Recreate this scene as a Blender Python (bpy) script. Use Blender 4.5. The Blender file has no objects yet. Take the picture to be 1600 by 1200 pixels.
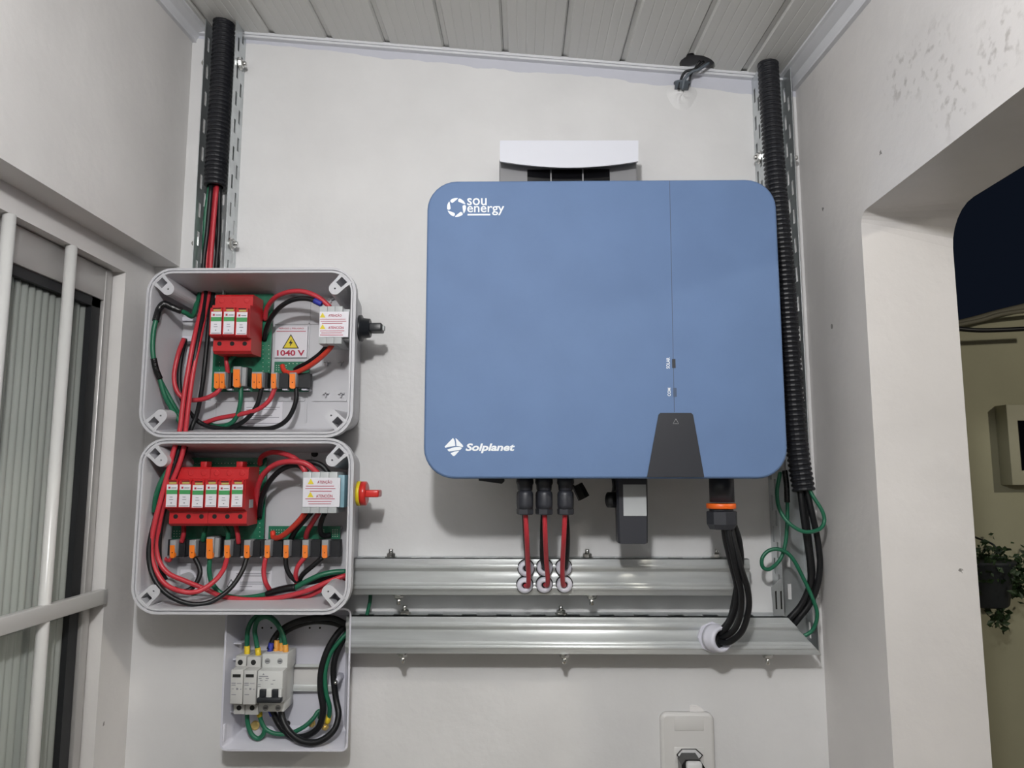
import bpy, bmesh, math, random
from mathutils import Vector, Matrix, Euler
random.seed(7)
S = bpy.context.scene
C = S.collection
# ------------------------------------------------------------------ camera
F_PX = 1150.0                      # focal length in pixels of the 1600 x 1200 frame
CAM = Vector((0.0, -1.23, 1.55))
ROT = Euler((math.radians(90 + 7.04), 0.0, math.radians(0.80)), 'XYZ')
cd = bpy.data.cameras.new('camera'); cd.sensor_width = 36.0; cd.lens = F_PX / 1600 * 36.0
cd.clip_start = 0.02
co = bpy.data.objects.new('camera', cd); C.objects.link(co)
co.location = CAM; co.rotation_euler = ROT; S.camera = co
# ------------------------------------------------------------------ world (night sky)
W = bpy.data.worlds.new('night_sky'); S.world = W; W.use_nodes = True
W.node_tree.nodes['Background'].inputs['Color'].default_value = (0.35, 0.5, 0.9, 1)
W.node_tree.nodes['Background'].inputs['Strength'].default_value = 0.012
# ------------------------------------------------------------------ exposure
S.view_settings.view_transform = 'Standard'
S.view_settings.look = 'None'
S.view_settings.exposure = 0.0
S.view_settings.gamma = 1.0
S.view_settings.use_curve_mapping = False
if hasattr(S, 'cycles'): S.cycles.max_bounces = 9
LAMP_POS = Vector((-0.07, -1.30, 2.075))
LAMP_W = 31.5
def lamp_light():
    l = bpy.data.lights.new('bulb_light', 'POINT'); l.energy = LAMP_W; l.shadow_soft_size = 0.032
    l.color = (1.0, 0.99, 0.985)
    o = bpy.data.objects.new('bulb_light', l); C.objects.link(o); o.location = LAMP_POS
lamp_light()

# ------------------------------------------------------------------ measuring helpers
RM = ROT.to_matrix()
def ray(px, py):
    return RM @ Vector(((px - 800) / F_PX, -(py - 600) / F_PX, -1.0))
def P(px, py, d=0.0):              # point at distance d in front of the back wall (plane y = -d)
    r = ray(px, py); t = (-d - CAM.y) / r.y
    return CAM + r * t
def PX(px, py, x):                 # point on the plane x = const
    r = ray(px, py); t = (x - CAM.x) / r.x
    return CAM + r * t

# ------------------------------------------------------------------ materials
def lin(c):
    c = c / 255.0
    return c / 12.92 if c <= 0.04045 else ((c + 0.055) / 1.055) ** 2.4
def rgb(r, g, b): return (lin(r), lin(g), lin(b), 1.0)
MATS = {}
def mat(name, col, rough=0.5, metal=0.0, bump=0.0, bscale=200.0, var=0.0, vscale=8.0, spec=0.5, trans=0.0, coat=0.0, stretch=None):
    m = bpy.data.materials.new(name); m.use_nodes = True
    nt = m.node_tree; b = nt.nodes['Principled BSDF']
    b.inputs['Base Color'].default_value = col
    b.inputs['Roughness'].default_value = rough
    b.inputs['Metallic'].default_value = metal
    b.inputs['Specular IOR Level'].default_value = spec
    b.inputs['Transmission Weight'].default_value = trans
    b.inputs['Coat Weight'].default_value = coat
    tc = nt.nodes.new('ShaderNodeNewGeometry')
    src = tc.outputs['Position']
    if stretch:
        mp = nt.nodes.new('ShaderNodeMapping'); mp.inputs['Scale'].default_value = stretch
        nt.links.new(src, mp.inputs['Vector']); src = mp.outputs['Vector']
    if var > 0:
        n = nt.nodes.new('ShaderNodeTexNoise'); n.inputs['Scale'].default_value = vscale; n.inputs['Detail'].default_value = 5
        nt.links.new(src, n.inputs['Vector'])
        mr = nt.nodes.new('ShaderNodeMapRange'); mr.inputs['From Min'].default_value = 0.3; mr.inputs['From Max'].default_value = 0.7
        mr.inputs['To Min'].default_value = 1 - var; mr.inputs['To Max'].default_value = 1 + var
        nt.links.new(n.outputs['Fac'], mr.inputs['Value'])
        vm = nt.nodes.new('ShaderNodeVectorMath'); vm.operation = 'SCALE'; vm.inputs[0].default_value = col[:3]
        nt.links.new(mr.outputs['Result'], vm.inputs['Scale'])
        nt.links.new(vm.outputs['Vector'], b.inputs['Base Color'])
    if bump > 0:
        n2 = nt.nodes.new('ShaderNodeTexNoise'); n2.inputs['Scale'].default_value = bscale; n2.inputs['Detail'].default_value = 4
        nt.links.new(src, n2.inputs['Vector'])
        bp = nt.nodes.new('ShaderNodeBump'); bp.inputs['Strength'].default_value = bump; bp.inputs['Distance'].default_value = 0.002
        nt.links.new(n2.outputs['Fac'], bp.inputs['Height']); nt.links.new(bp.outputs['Normal'], b.inputs['Normal'])
    MATS[name] = m
    return m

PLASTER = (0.70, 0.698, 0.70, 1)
def wall_mat(name, base, edge=None, smudges=None):
    """painted plaster: soft mottling, trowel relief, small chips; edge = (x0,z0,x1,z1): unpainted bluish strip above that line"""
    m = mat(name, base, rough=0.42, bump=0.5, bscale=42, var=0.05, vscale=7, spec=0.35)
    nt = m.node_tree; b = nt.nodes['Principled BSDF']; L = nt.links
    geo = nt.nodes.new('ShaderNodeNewGeometry')
    cur = b.inputs['Base Color'].links[0].from_socket
    # small chips
    vo = nt.nodes.new('ShaderNodeTexVoronoi'); vo.inputs['Scale'].default_value = 9.0; vo.inputs['Randomness'].default_value = 1.0
    L.new(geo.outputs['Position'], vo.inputs['Vector'])
    ns = nt.nodes.new('ShaderNodeTexNoise'); ns.inputs['Scale'].default_value = 260; L.new(geo.outputs['Position'], ns.inputs['Vector'])
    ad = nt.nodes.new('ShaderNodeMath'); ad.operation = 'MULTIPLY_ADD'; ad.inputs[1].default_value = 0.06
    L.new(ns.outputs['Fac'], ad.inputs[0]); L.new(vo.outputs['Distance'], ad.inputs[2])
    lt = nt.nodes.new('ShaderNodeMath'); lt.operation = 'LESS_THAN'; lt.inputs[1].default_value = 0.066; L.new(ad.outputs[0], lt.inputs[0])
    mx = nt.nodes.new('ShaderNodeMix'); mx.data_type = 'RGBA'; mx.inputs[7].default_value = (0.22, 0.21, 0.2, 1)
    L.new(lt.outputs[0], mx.inputs[0]); L.new(cur, mx.inputs[6]); cur = mx.outputs[2]
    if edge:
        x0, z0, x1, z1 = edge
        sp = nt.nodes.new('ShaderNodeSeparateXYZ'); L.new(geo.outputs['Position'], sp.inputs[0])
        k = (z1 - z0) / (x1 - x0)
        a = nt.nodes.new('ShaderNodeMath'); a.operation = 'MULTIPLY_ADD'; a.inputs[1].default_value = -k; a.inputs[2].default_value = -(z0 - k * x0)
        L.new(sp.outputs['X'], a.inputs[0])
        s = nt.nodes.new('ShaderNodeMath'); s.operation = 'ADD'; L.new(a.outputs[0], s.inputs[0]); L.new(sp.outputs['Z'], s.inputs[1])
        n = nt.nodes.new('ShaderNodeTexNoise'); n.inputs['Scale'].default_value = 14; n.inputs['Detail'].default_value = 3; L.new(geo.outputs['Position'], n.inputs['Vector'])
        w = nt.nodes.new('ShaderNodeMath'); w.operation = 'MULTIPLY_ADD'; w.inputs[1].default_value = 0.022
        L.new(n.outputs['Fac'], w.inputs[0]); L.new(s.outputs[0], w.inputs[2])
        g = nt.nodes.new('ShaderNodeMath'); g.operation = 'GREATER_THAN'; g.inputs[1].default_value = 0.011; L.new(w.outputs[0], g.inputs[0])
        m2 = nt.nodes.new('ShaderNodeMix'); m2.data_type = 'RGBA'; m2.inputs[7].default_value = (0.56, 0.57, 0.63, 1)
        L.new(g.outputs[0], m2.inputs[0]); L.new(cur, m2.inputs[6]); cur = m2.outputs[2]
    if smudges:
        for (cx, cy, cz, rad) in smudges:     # scraped dirty patches
            vm = nt.nodes.new('ShaderNodeVectorMath'); vm.operation = 'DISTANCE'; vm.inputs[1].default_value = (cx, cy, cz)
            L.new(geo.outputs['Position'], vm.inputs[0])
            mr = nt.nodes.new('ShaderNodeMapRange'); mr.inputs['From Min'].default_value = rad * 0.25; mr.inputs['From Max'].default_value = rad
            mr.inputs['To Min'].default_value = 1; mr.inputs['To Max'].default_value = 0
            L.new(vm.outputs['Value'], mr.inputs['Value'])
            n = nt.nodes.new('ShaderNodeTexNoise'); n.inputs['Scale'].default_value = 75; n.inputs['Detail'].default_value = 8; L.new(geo.outputs['Position'], n.inputs['Vector'])
            m3 = nt.nodes.new('ShaderNodeMapRange'); m3.inputs['From Min'].default_value = 0.54; m3.inputs['From Max'].default_value = 0.66
            L.new(n.outputs['Fac'], m3.inputs['Value'])
            mu = nt.nodes.new('ShaderNodeMath'); mu.operation = 'MULTIPLY'; L.new(mr.outputs['Result'], mu.inputs[0]); L.new(m3.outputs['Result'], mu.inputs[1])
            mu2 = nt.nodes.new('ShaderNodeMath'); mu2.operation = 'MULTIPLY'; mu2.inputs[1].default_value = 0.5; L.new(mu.outputs[0], mu2.inputs[0])
            m4 = nt.nodes.new('ShaderNodeMix'); m4.data_type = 'RGBA'; m4.inputs[7].default_value = (0.24, 0.22, 0.2, 1)
            L.new(mu2.outputs[0], m4.inputs[0]); L.new(cur, m4.inputs[6]); cur = m4.outputs[2]
    L.new(cur, b.inputs['Base Color'])
    return m

mat('pvc', (0.62, 0.62, 0.60, 1), rough=0.38, var=0.012, vscale=12, stretch=(6, 0.4, 6))
mat('pvc_white', (0.68, 0.69, 0.72, 1), rough=0.35)
mat('steel', (0.58, 0.61, 0.62, 1), rough=0.36, metal=0.82, var=0.12, vscale=30, bump=0.06, bscale=220)
mat('zinc', (0.74, 0.77, 0.77, 1), rough=0.40, metal=0.45, var=0.10, vscale=25, stretch=(0.3, 1, 3))
mat('bolt_zinc', (0.62, 0.62, 0.60, 1), rough=0.25, metal=1.0)
mat('conduit', (0.012, 0.013, 0.017, 1), rough=0.38)
mat('cable_black', (0.008, 0.0085, 0.010, 1), rough=0.42, spec=0.35)
mat('cable_red', (0.50, 0.035, 0.05, 1), rough=0.42)
mat('cable_orange_red', (0.62, 0.05, 0.03, 1), rough=0.35)
mat('cable_green', (0.010, 0.125, 0.065, 1), rough=0.42)
mat('cable_grey', (0.10, 0.12, 0.14, 1), rough=0.5)
mat('cable_blue', (0.02, 0.03, 0.30, 1), rough=0.5)
mat('ferrule_yellow', (0.72, 0.52, 0.02, 1), rough=0.5)
mat('ferrule_orange', (0.78, 0.36, 0.06, 1), rough=0.5)
mat('brass', (0.80, 0.60, 0.22, 1), rough=0.33, metal=0.7)
mat('tape', (0.008, 0.008, 0.009, 1), rough=0.22, bump=0.5, bscale=260)
mat('box_grey', (0.545, 0.545, 0.575, 1), rough=0.36, var=0.02)
mat('tray_white', (0.64, 0.64, 0.71, 1), rough=0.33)
mat('red_plastic', (0.50, 0.016, 0.02, 1), rough=0.42)
mat('dark_hole', (0.01, 0.01, 0.01, 1), rough=0.8)
mat('label_white', (0.72, 0.71, 0.76, 1), rough=0.5)
mat('print_grey', (0.25, 0.25, 0.28, 1), rough=0.6)
mat('print_black', (0.015, 0.015, 0.015, 1), rough=0.6)
mat('print_red', (0.42, 0.02, 0.06, 1), rough=0.6)
mat('print_green', (0.055, 0.30, 0.10, 1), rough=0.5)
mat('print_yellow', (0.72, 0.58, 0.03, 1), rough=0.5)
mat('print_white', (0.80, 0.84, 0.88, 1), rough=0.5)
mat('indicator', (0.42, 0.38, 0.10, 1), rough=0.5)
mat('pcb', (0.008, 0.14, 0.075, 1), rough=0.35, var=0.2, vscale=120)
mat('solder', (0.55, 0.62, 0.55, 1), rough=0.35, metal=0.6)
mat('terminal_grey', (0.30, 0.31, 0.32, 1), rough=0.5)
mat('terminal_dark', (0.008, 0.009, 0.012, 1), rough=0.5)
mat('lever_orange', (0.85, 0.20, 0.012, 1), rough=0.4)
mat('switch_grey', (0.46, 0.48, 0.49, 1), rough=0.42)
mat('switch_blue', (0.22, 0.38, 0.45, 1), rough=0.45)
mat('knob_black', (0.016, 0.018, 0.022, 1), rough=0.38)
mat('knob_red', (0.60, 0.03, 0.025, 1), rough=0.28)
mat('knob_yellow', (0.70, 0.55, 0.02, 1), rough=0.4)
mat('blue_paint', (0.124, 0.196, 0.352, 1), rough=0.55, var=0.045, vscale=14, bump=0.05, bscale=900, spec=0.18)
mat('blue_dark', (0.06, 0.09, 0.15, 1), rough=0.5)
mat('charcoal', (0.022, 0.024, 0.031, 1), rough=0.45, var=0.05)
mat('alu_body', (0.10, 0.105, 0.11, 1), rough=0.5, metal=0.4)
mat('connector', (0.026, 0.028, 0.036, 1), rough=0.42)
mat('seal_orange', (0.85, 0.14, 0.015, 1), rough=0.4)
mat('gland_white', (0.66, 0.66, 0.74, 1), rough=0.35)
mat('breaker_grey', (0.52, 0.52, 0.51, 1), rough=0.45)
mat('breaker_light', (0.60, 0.61, 0.60, 1), rough=0.45)
mat('device_white', (0.74, 0.755, 0.82, 1), rough=0.3)
mat('grey_and_shade', (0.27, 0.27, 0.28, 1), rough=0.4)  # shade under the hood is painted into the housing; also plain grey parts
mat('gloss_black', (0.004, 0.004, 0.005, 1), rough=0.08)
mat('plate_white', (0.69, 0.68, 0.665, 1), rough=0.35)
mat('plug_black', (0.012, 0.012, 0.013, 1), rough=0.25)
mat('plug_white', (0.68, 0.68, 0.68, 1), rough=0.3)
mat('chip_white', (0.82, 0.80, 0.79, 1), rough=0.6)
mat('aluminium', (0.50, 0.49, 0.48, 1), rough=0.38, metal=0.55)
mat('bar_white', (0.60, 0.60, 0.59, 1), rough=0.28)
mat('rubber', (0.010, 0.011, 0.013, 1), rough=0.5)
mat('glass', (0.66, 0.70, 0.66, 1), rough=0.10, trans=0.55, spec=0.8)
mat('far_room', (0.42, 0.44, 0.42, 1), rough=0.8, var=0.25, vscale=3)
mat('floor_tile', (0.36, 0.32, 0.26, 1), rough=0.35, var=0.05)
mat('olive_wall', (0.36, 0.35, 0.24, 1), rough=0.7, var=0.06, vscale=4, bump=0.2, bscale=60)
mat('olive_box', (0.40, 0.39, 0.28, 1), rough=0.6)
mat('leaf', (0.018, 0.042, 0.012, 1), rough=0.55, var=0.4, vscale=60)
mat('pot', (0.014, 0.018, 0.022, 1), rough=0.6)
mat('wood_cable', (0.16, 0.15, 0.11, 1), rough=0.7)

# ------------------------------------------------------------------ object helpers
ORG = {}
def tag(o, label, cat, group=None, kind=None):
    if label: o['label'] = label
    if cat: o['category'] = cat
    if group: o['group'] = group
    if kind: o['kind'] = kind
    return o
def thing(name, loc, label, cat, group=None):
    o = bpy.data.objects.new(name, None); o.empty_display_size = 0.02; C.objects.link(o)
    o.location = loc; ORG[o.name] = Vector(loc)
    return tag(o, label, cat, group)
class MB:
    def __init__(s): s.v = []; s.f = []; s.sm = []
    def add(s, vs, fs, smooth=False):
        n = len(s.v); s.v += [Vector(a) for a in vs]
        s.f += [tuple(i + n for i in f) for f in fs]; s.sm += [smooth] * len(fs)
        return s
    def bm_add(s, bm, smooth=False):
        bm.verts.index_update()
        return s.add([v.co.copy() for v in bm.verts], [[v.index for v in f.verts] for f in bm.faces], smooth)
    def box(s, a, b, bev=0.0, seg=2):
        x0, x1 = sorted((a[0], b[0])); y0, y1 = sorted((a[1], b[1])); z0, z1 = sorted((a[2], b[2]))
        if bev > 0:
            bm = bmesh.new(); bmesh.ops.create_cube(bm, size=1)
            for v in bm.verts:
                v.co = Vector(((x0 + x1) / 2 + v.co.x * (x1 - x0), (y0 + y1) / 2 + v.co.y * (y1 - y0), (z0 + z1) / 2 + v.co.z * (z1 - z0)))
            bmesh.ops.bevel(bm, geom=bm.edges[:], offset=bev, segments=seg, affect='EDGES', profile=0.5)
            s.bm_add(bm, True); bm.free(); return s
        return s.add([(x0, y0, z0), (x1, y0, z0), (x1, y1, z0), (x0, y1, z0), (x0, y0, z1), (x1, y0, z1), (x1, y1, z1), (x0, y1, z1)],
                     [(0, 3, 2, 1), (4, 5, 6, 7), (0, 1, 5, 4), (1, 2, 6, 5), (2, 3, 7, 6), (3, 0, 4, 7)])
    def bpx(s, x0, y0, x1, y1, d1, d0, bev=0.0):
        """box whose front face fills the pixel rectangle at distance d1 from the wall, reaching back to d0"""
        xm, ym = (x0 + x1) / 2, (y0 + y1) / 2
        return s.box((P(x0, ym, d1).x, -d1, P(xm, y1, d1).z), (P(x1, ym, d1).x, -d0, P(xm, y0, d1).z), bev)
    def prism(s, pts, ext, smooth=False):
        """closed polygon pts (3D list) extruded by vector ext"""
        n = len(pts); a = [Vector(p) for p in pts]; b = [p + Vector(ext) for p in a]
        fs = [tuple(range(n)), tuple(range(2 * n - 1, n - 1, -1))]
        s.add(a + b, fs, False)
        s.add(a + b, [(i, i + n, (i + 1) % n + n, (i + 1) % n) for i in range(n)], smooth)
        return s
    def ppx(s, pts, d1, d0):
        return s.prism([P(x, y, d1) for x, y in pts], (0, d1 - d0, 0))
    def rings(s, rings, cap0=True, cap1=True, smooth=True, closed=True):
        n = len(rings[0]); vs = [p for r in rings for p in r]; fs = []
        for k in range(len(rings) - 1):
            for i in range(n if closed else n - 1):
                j = (i + 1) % n
                fs.append((k * n + i, k * n + j, (k + 1) * n + j, (k + 1) * n + i))
        s.add(vs, fs, smooth)
        if cap0: s.add(rings[0], [tuple(range(n))][::1])
        if cap1: s.add(rings[-1], [tuple(range(n))])
        return s
    def lathe(s, o, axis, prof, n=20, smooth=True, cap0=True, cap1=True, phase=0.0):
        """profile [(t along axis, radius)] around the axis through o"""
        o = Vector(o); ax = Vector(axis).normalized()
        u = ax.orthogonal().normalized(); w = ax.cross(u)
        rs = [[o + ax * t + (u * math.cos(2 * math.pi * i / n + phase) + w * math.sin(2 * math.pi * i / n + phase)) * r for i in range(n)] for t, r in prof]
        return s.rings(rs, cap0, cap1, smooth)
    def tube(s, pts, r, n=8, seg=6, rfun=None, caps=True):
        path = spline(pts, seg)
        t0 = (path[1] - path[0]).normalized(); u = t0.orthogonal().normalized()
        rs = []; L = 0.0
        for i, p in enumerate(path):
            t = (path[min(i + 1, len(path) - 1)] - path[max(i - 1, 0)]).normalized()
            u = (u - t * u.dot(t)).normalized(); w = t.cross(u)
            if i: L += (p - path[i - 1]).length
            rr = rfun(L) if rfun else r
            rs.append([p + (u * math.cos(2 * math.pi * k / n) + w * math.sin(2 * math.pi * k / n)) * rr for k in range(n)])
        return s.rings(rs, caps, caps, True)
    def build(s, name, m, parent=None, kind=None):
        me = bpy.data.meshes.new(name)
        if parent is not None: org = ORG[parent.name]
        else:
            xs = [v.x for v in s.v]; ys = [v.y for v in s.v]; zs = [v.z for v in s.v]
            org = Vector(((min(xs) + max(xs)) / 2, (min(ys) + max(ys)) / 2, min(zs)))
        me.from_pydata([tuple(v - org) for v in s.v], [], s.f)
        me.polygons.foreach_set('use_smooth', s.sm)
        bm = bmesh.new(); bm.from_mesh(me)
        bmesh.ops.remove_doubles(bm, verts=bm.verts[:], dist=1e-6)
        bmesh.ops.recalc_face_normals(bm, faces=bm.faces[:]); bm.to_mesh(me); bm.free()
        me.materials.append(MATS[m] if isinstance(m, str) else m)
        o = bpy.data.objects.new(name, me); C.objects.link(o)
        if parent is not None: o.parent = parent
        else: o.location = org
        ORG[o.name] = org
        if kind: o['kind'] = kind
        return o
def spline(pts, seg=6):
    pts = [Vector(p) for p in pts]
    if len(pts) == 2:
        return [pts[0].lerp(pts[1], i / seg) for i in range(seg + 1)]
    ext = [pts[0] * 2 - pts[1]] + pts + [pts[-1] * 2 - pts[-2]]
    out = []
    for i in range(1, len(ext) - 2):
        p0, p1, p2, p3 = ext[i - 1:i + 3]
        for k in range(seg):
            t = k / seg
            out.append(0.5 * ((2 * p1) + (p2 - p0) * t + (2 * p0 - 5 * p1 + 4 * p2 - p3) * t * t + (3 * p1 - p0 - 3 * p2 + p3) * t ** 3))
    out.append(pts[-1])
    return out
def struct(o): o['kind'] = 'structure'; return o
def wire(name, pts, m, r, label, group, d=None, cat='wire', parent=None):
    pp = [P(p[0], p[1], p[2] if len(p) > 2 else d) for p in pts]
    o = MB().tube(pp, r, 8, 6).build(name, m, parent)
    if parent is None: tag(o, label, cat, group)
    return o
def text(s, box, d, m, parent, name='lettering', shear=0.0, bold=0.0, rot=0, th=0.0004, space=1.0):
    """lettering fitted to a pixel box (x0,y0,x1,y1) on the plane at distance d"""
    cu = bpy.data.curves.new('txt', 'FONT'); cu.body = s; cu.size = 1.0; cu.offset = bold; cu.shear = shear; cu.resolution_u = 3
    cu.space_character = space
    to = bpy.data.objects.new('txt', cu); C.objects.link(to)
    dg = bpy.context.evaluated_depsgraph_get()
    me = bpy.data.meshes.new_from_object(to.evaluated_get(dg))
    bpy.data.objects.remove(to); bpy.data.curves.remove(cu)
    co = [v.co.copy() for v in me.vertices]; fs = [tuple(p.vertices) for p in me.polygons]; bpy.data.meshes.remove(me)
    if rot == 90: co = [Vector((-c.y, c.x, 0)) for c in co]
    x0 = min(c.x for c in co); x1 = max(c.x for c in co); y0 = min(c.y for c in co); y1 = max(c.y for c in co)
    vs = []
    for c in co:
        px = box[0] + (c.x - x0) / (x1 - x0) * (box[2] - box[0]); py = box[3] - (c.y - y0) / (y1 - y0) * (box[3] - box[1])
        vs.append(P(px, py, d))
    b = MB(); b.add([v + Vector((0, -th, 0)) for v in vs], fs)
    return b.build(name, m, parent)
def rrect(x0, z0, x1, z1, r, y, n=6, inset=0.0):
    x0 += inset; z0 += inset; x1 -= inset; z1 -= inset; r = max(r - inset, 0.001)
    out = []
    for cx, cz, a0 in ((x1 - r, z1 - r, 0), (x0 + r, z1 - r, 90), (x0 + r, z0 + r, 180), (x1 - r, z0 + r, 270)):
        for k in range(n + 1):
            a = math.radians(a0 + 90 * k / n)
            out.append(Vector((cx + r * math.cos(a), y, cz + r * math.sin(a))))
    return out
def boolean(o, cutter_mb):
    """cut a mesh object with another closed shape, in place"""
    me = bpy.data.meshes.new('cut'); me.from_pydata([tuple(v) for v in cutter_mb.v], [], cutter_mb.f)
    bm = bmesh.new(); bm.from_mesh(me); bmesh.ops.remove_doubles(bm, verts=bm.verts[:], dist=1e-6); bmesh.ops.recalc_face_normals(bm, faces=bm.faces[:]); bm.to_mesh(me); bm.free()
    co_ = bpy.data.objects.new('cut', me); C.objects.link(co_)
    md = o.modifiers.new('b', 'BOOLEAN'); md.object = co_; md.operation = 'DIFFERENCE'; md.solver = 'EXACT'
    bpy.context.view_layer.update()
    dg = bpy.context.evaluated_depsgraph_get()
    nm = bpy.data.meshes.new_from_object(o.evaluated_get(dg)); o.modifiers.clear(); o.data = nm
    bpy.data.objects.remove(co_)
def plate_with_slots(o3, u, v, ulen, vlen, slots, th, nrm):
    """flat plate spanned by u (length ulen) and v (vlen) with true rectangular slots (u0,u1,v0,v1); th along nrm"""
    us = sorted({0.0, ulen} | {a for s in slots for a in s[:2]}); vs = sorted({0.0, vlen} | {a for s in slots for a in s[2:]})
    o3 = Vector(o3); u = Vector(u); v = Vector(v); bm = bmesh.new(); g = {}
    def vert(i, j):
        if (i, j) not in g: g[i, j] = bm.verts.new(o3 + u * us[i] + v * vs[j])
        return g[i, j]
    for i in range(len(us) - 1):
        for j in range(len(vs) - 1):
            uc = (us[i] + us[i + 1]) / 2; vc = (vs[j] + vs[j + 1]) / 2
            if any(s[0] < uc < s[1] and s[2] < vc < s[3] for s in slots): continue
            bm.faces.new((vert(i, j), vert(i + 1, j), vert(i + 1, j + 1), vert(i, j + 1)))
    r = bmesh.ops.extrude_face_region(bm, geom=bm.faces[:])
    bmesh.ops.translate(bm, vec=Vector(nrm) * th, verts=[e for e in r['geom'] if isinstance(e, bmesh.types.BMVert)])
    return bm
def bolt(parent, p, axis, r=0.0074, name='bolt', stub=0.007):
    p = Vector(p); a = Vector(axis).normalized(); b = MB()
    b.lathe(p, a, [(0, r * 1.35), (0.0014, r * 1.35)], 16, False)
    b.lathe(p + a * 0.0014, a, [(0, r), (0.004, r), (0.0052, r * 0.85)], 6, False)
    b.lathe(p + a * 0.005, a, [(0, r * 0.5), (stub, r * 0.5), (stub + 0.001, r * 0.35)], 10, True)
    return b.build(name, 'bolt_zinc', parent)

# ================================================================== THE SETTING
XU = P(281, 416, 0).x                       # upper left wall face
XL = P(206, 1012, 0).x                      # lower left wall face, set back below the beam
XR = P(1273, 742, 0).x                      # right wall face
YB = -3.0                                   # far end of the room behind the camera
ZS = P(278, 417, 0).z                       # underside of the beam
ca, cb = P(425, 57, 0), P(1157, 116, 0)
KX = (cb.z - ca.z) / (cb.x - ca.x)
rv = ray(818, 655); KY = rv.z / rv.y        # the ceiling drops towards the room
def zc(x, y): return ca.z + KX * (x - ca.x) + KY * y

# --- back wall
sa, sb = P(400, 70, 0), P(1170, 146, 0)
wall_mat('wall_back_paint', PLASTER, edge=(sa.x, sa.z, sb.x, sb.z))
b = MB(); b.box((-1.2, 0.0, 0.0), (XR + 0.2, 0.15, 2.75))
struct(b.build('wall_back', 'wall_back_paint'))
# --- left wall: beam above, recessed wall with window opening below
wall_mat('wall_left_paint', (0.67, 0.655, 0.645, 1))
pj = PX(158, 1012, XL); YJ = pj.y            # window jamb
ZL = (PX(20, 333, XL).z + PX(170, 414, XL).z) / 2
b = MB()
b.box((-1.0, YB, ZS), (XU, 0, 2.75))
b.box((XL - 0.16, YJ, 0), (XL, 0, ZS))
b.box((XL - 0.16, -2.0, ZL), (XL, YJ, ZS))
b.box((XL - 0.16, -2.0, 0), (XL, YJ, 0.62))
b.box((XL - 0.16, YB, 0), (XL, -2.0, ZS))
wl = struct(b.build('wall_left', 'wall_left_paint'))
# --- right wall with the opening
pr = PX(1369, 742, XR); YO = pr.y
XO = XR + 0.127
zi = (PX(1420, 276, XR).z + PX(1560, 166, XR).z) / 2
zo = (PX(1520, 310, XO).z + PX(1590, 263, XO).z) / 2
def opening(c, z, x, steps=6):
    pts = [(YO, 0.0)]
    for k in range(steps + 1):
        a = math.radians(90 * k / steps)
        pts.append((YO - c + c * math.cos(a), z - c + c * math.sin(a)))
    pts += [(-2.55, z), (-2.55, 0.0), (YB, 0.0), (YB, 2.75), (0.15, 2.75), (0.15, 0.0)]
    return [Vector((x, y, zz)) for y, zz in pts]
sm = [PX(1455, 95, XR), PX(1560, 70, XR), PX(1410, 120, XR), PX(1490, 150, XR)]
wall_mat('wall_right_paint', (0.67, 0.65, 0.64, 1), smudges=[(q.x, q.y, q.z, 0.055) for q in sm])
b = MB(); r0 = opening(0.018, zi, XR); r1 = opening(0.055, zo - 0.0, XO)
b.rings([r0, r1], True, True, False)
struct(b.build('wall_right', 'wall_right_paint'))
# --- wall behind the camera and floor
b = MB(); b.box((-1.2, YB - 0.15, 0), (XO, YB, 2.75)); struct(b.build('wall_front', 'wall_left_paint'))
b = MB(); b.box((-1.2, YB - 0.15, -0.1), (3.2, 1.6, 0.0)); struct(b.build('floor', 'floor_tile'))
# --- ceiling of PVC panels
seams = [P(px, 57 + (px - 425) * 59 / 732, 0).x for px in (425, 514, 603, 695, 787, 879, 969, 1066, 1157)]
pw = (seams[-1] - seams[0]) / 8
edges = [seams[0] - pw * k for k in range(5, 0, -1)] + seams + [seams[-1] + pw * k for k in range(1, 3)]
b = MB(); b.prism([(-1.2, 0.15, zc(-1.2, 0.15) + 0.030), (XO, 0.15, zc(XO, 0.15) + 0.030), (XO, 0.15, zc(XO, 0.15) + 0.05), (-1.2, 0.15, zc(-1.2, 0.15) + 0.05)],
                  (0, YB - 0.15, KY * (YB - 0.15)))
roof = struct(b.build('ceiling', 'conduit'))
hole_c = P(1088, 114, 0.012)
for i in range(len(edges) - 1):
    x0, x1 = edges[i], edges[i + 1]
    x0 = max(x0, -0.80); x1 = min(x1, XR + 0.02)
    if x1 - x0 < 0.01: continue
    w = x1 - x0; g = 0.0028
    prof = [(x0 + 0.0004, 0.010), (x0 + 0.0004, 0.0045), (x0 + 0.0075, 0.0040), (x0 + 0.0100, 0.0)]
    for k in range(1, 6):                       # faint ribs along the panel
        xx = x0 + 0.0100 + (w - 0.014) * k / 6
        prof += [(xx - 0.0012, 0.0), (xx, 0.0005), (xx + 0.0012, 0.0)]
    prof += [(x1 - 0.0035, 0.0), (x1 - 0.0015, 0.0045), (x1 - 0.0004, 0.0045), (x1 - 0.0004, 0.010)]
    b = MB(); b.prism([(x, 0.0, zc(x, 0) + z) for x, z in prof], (0, YB, KY * YB))
    o = b.build('ceiling_panel', 'pvc', roof)
    if x0 - 0.04 < hole_c.x < x1 + 0.04:
        cut = MB(); pts = []
        for k in range(20):
            a = 2 * math.pi * k / 20
            rr = 1 + 0.12 * math.sin(2 * a + 0.6)
            pts.append(Vector((hole_c.x + 0.029 * rr * math.cos(a), hole_c.y - 0.008 + 0.036 * rr * math.sin(a), hole_c.z - 0.05)))
        cut.prism(pts, (0, 0, 0.085))
        boolean(o, cut)
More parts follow.
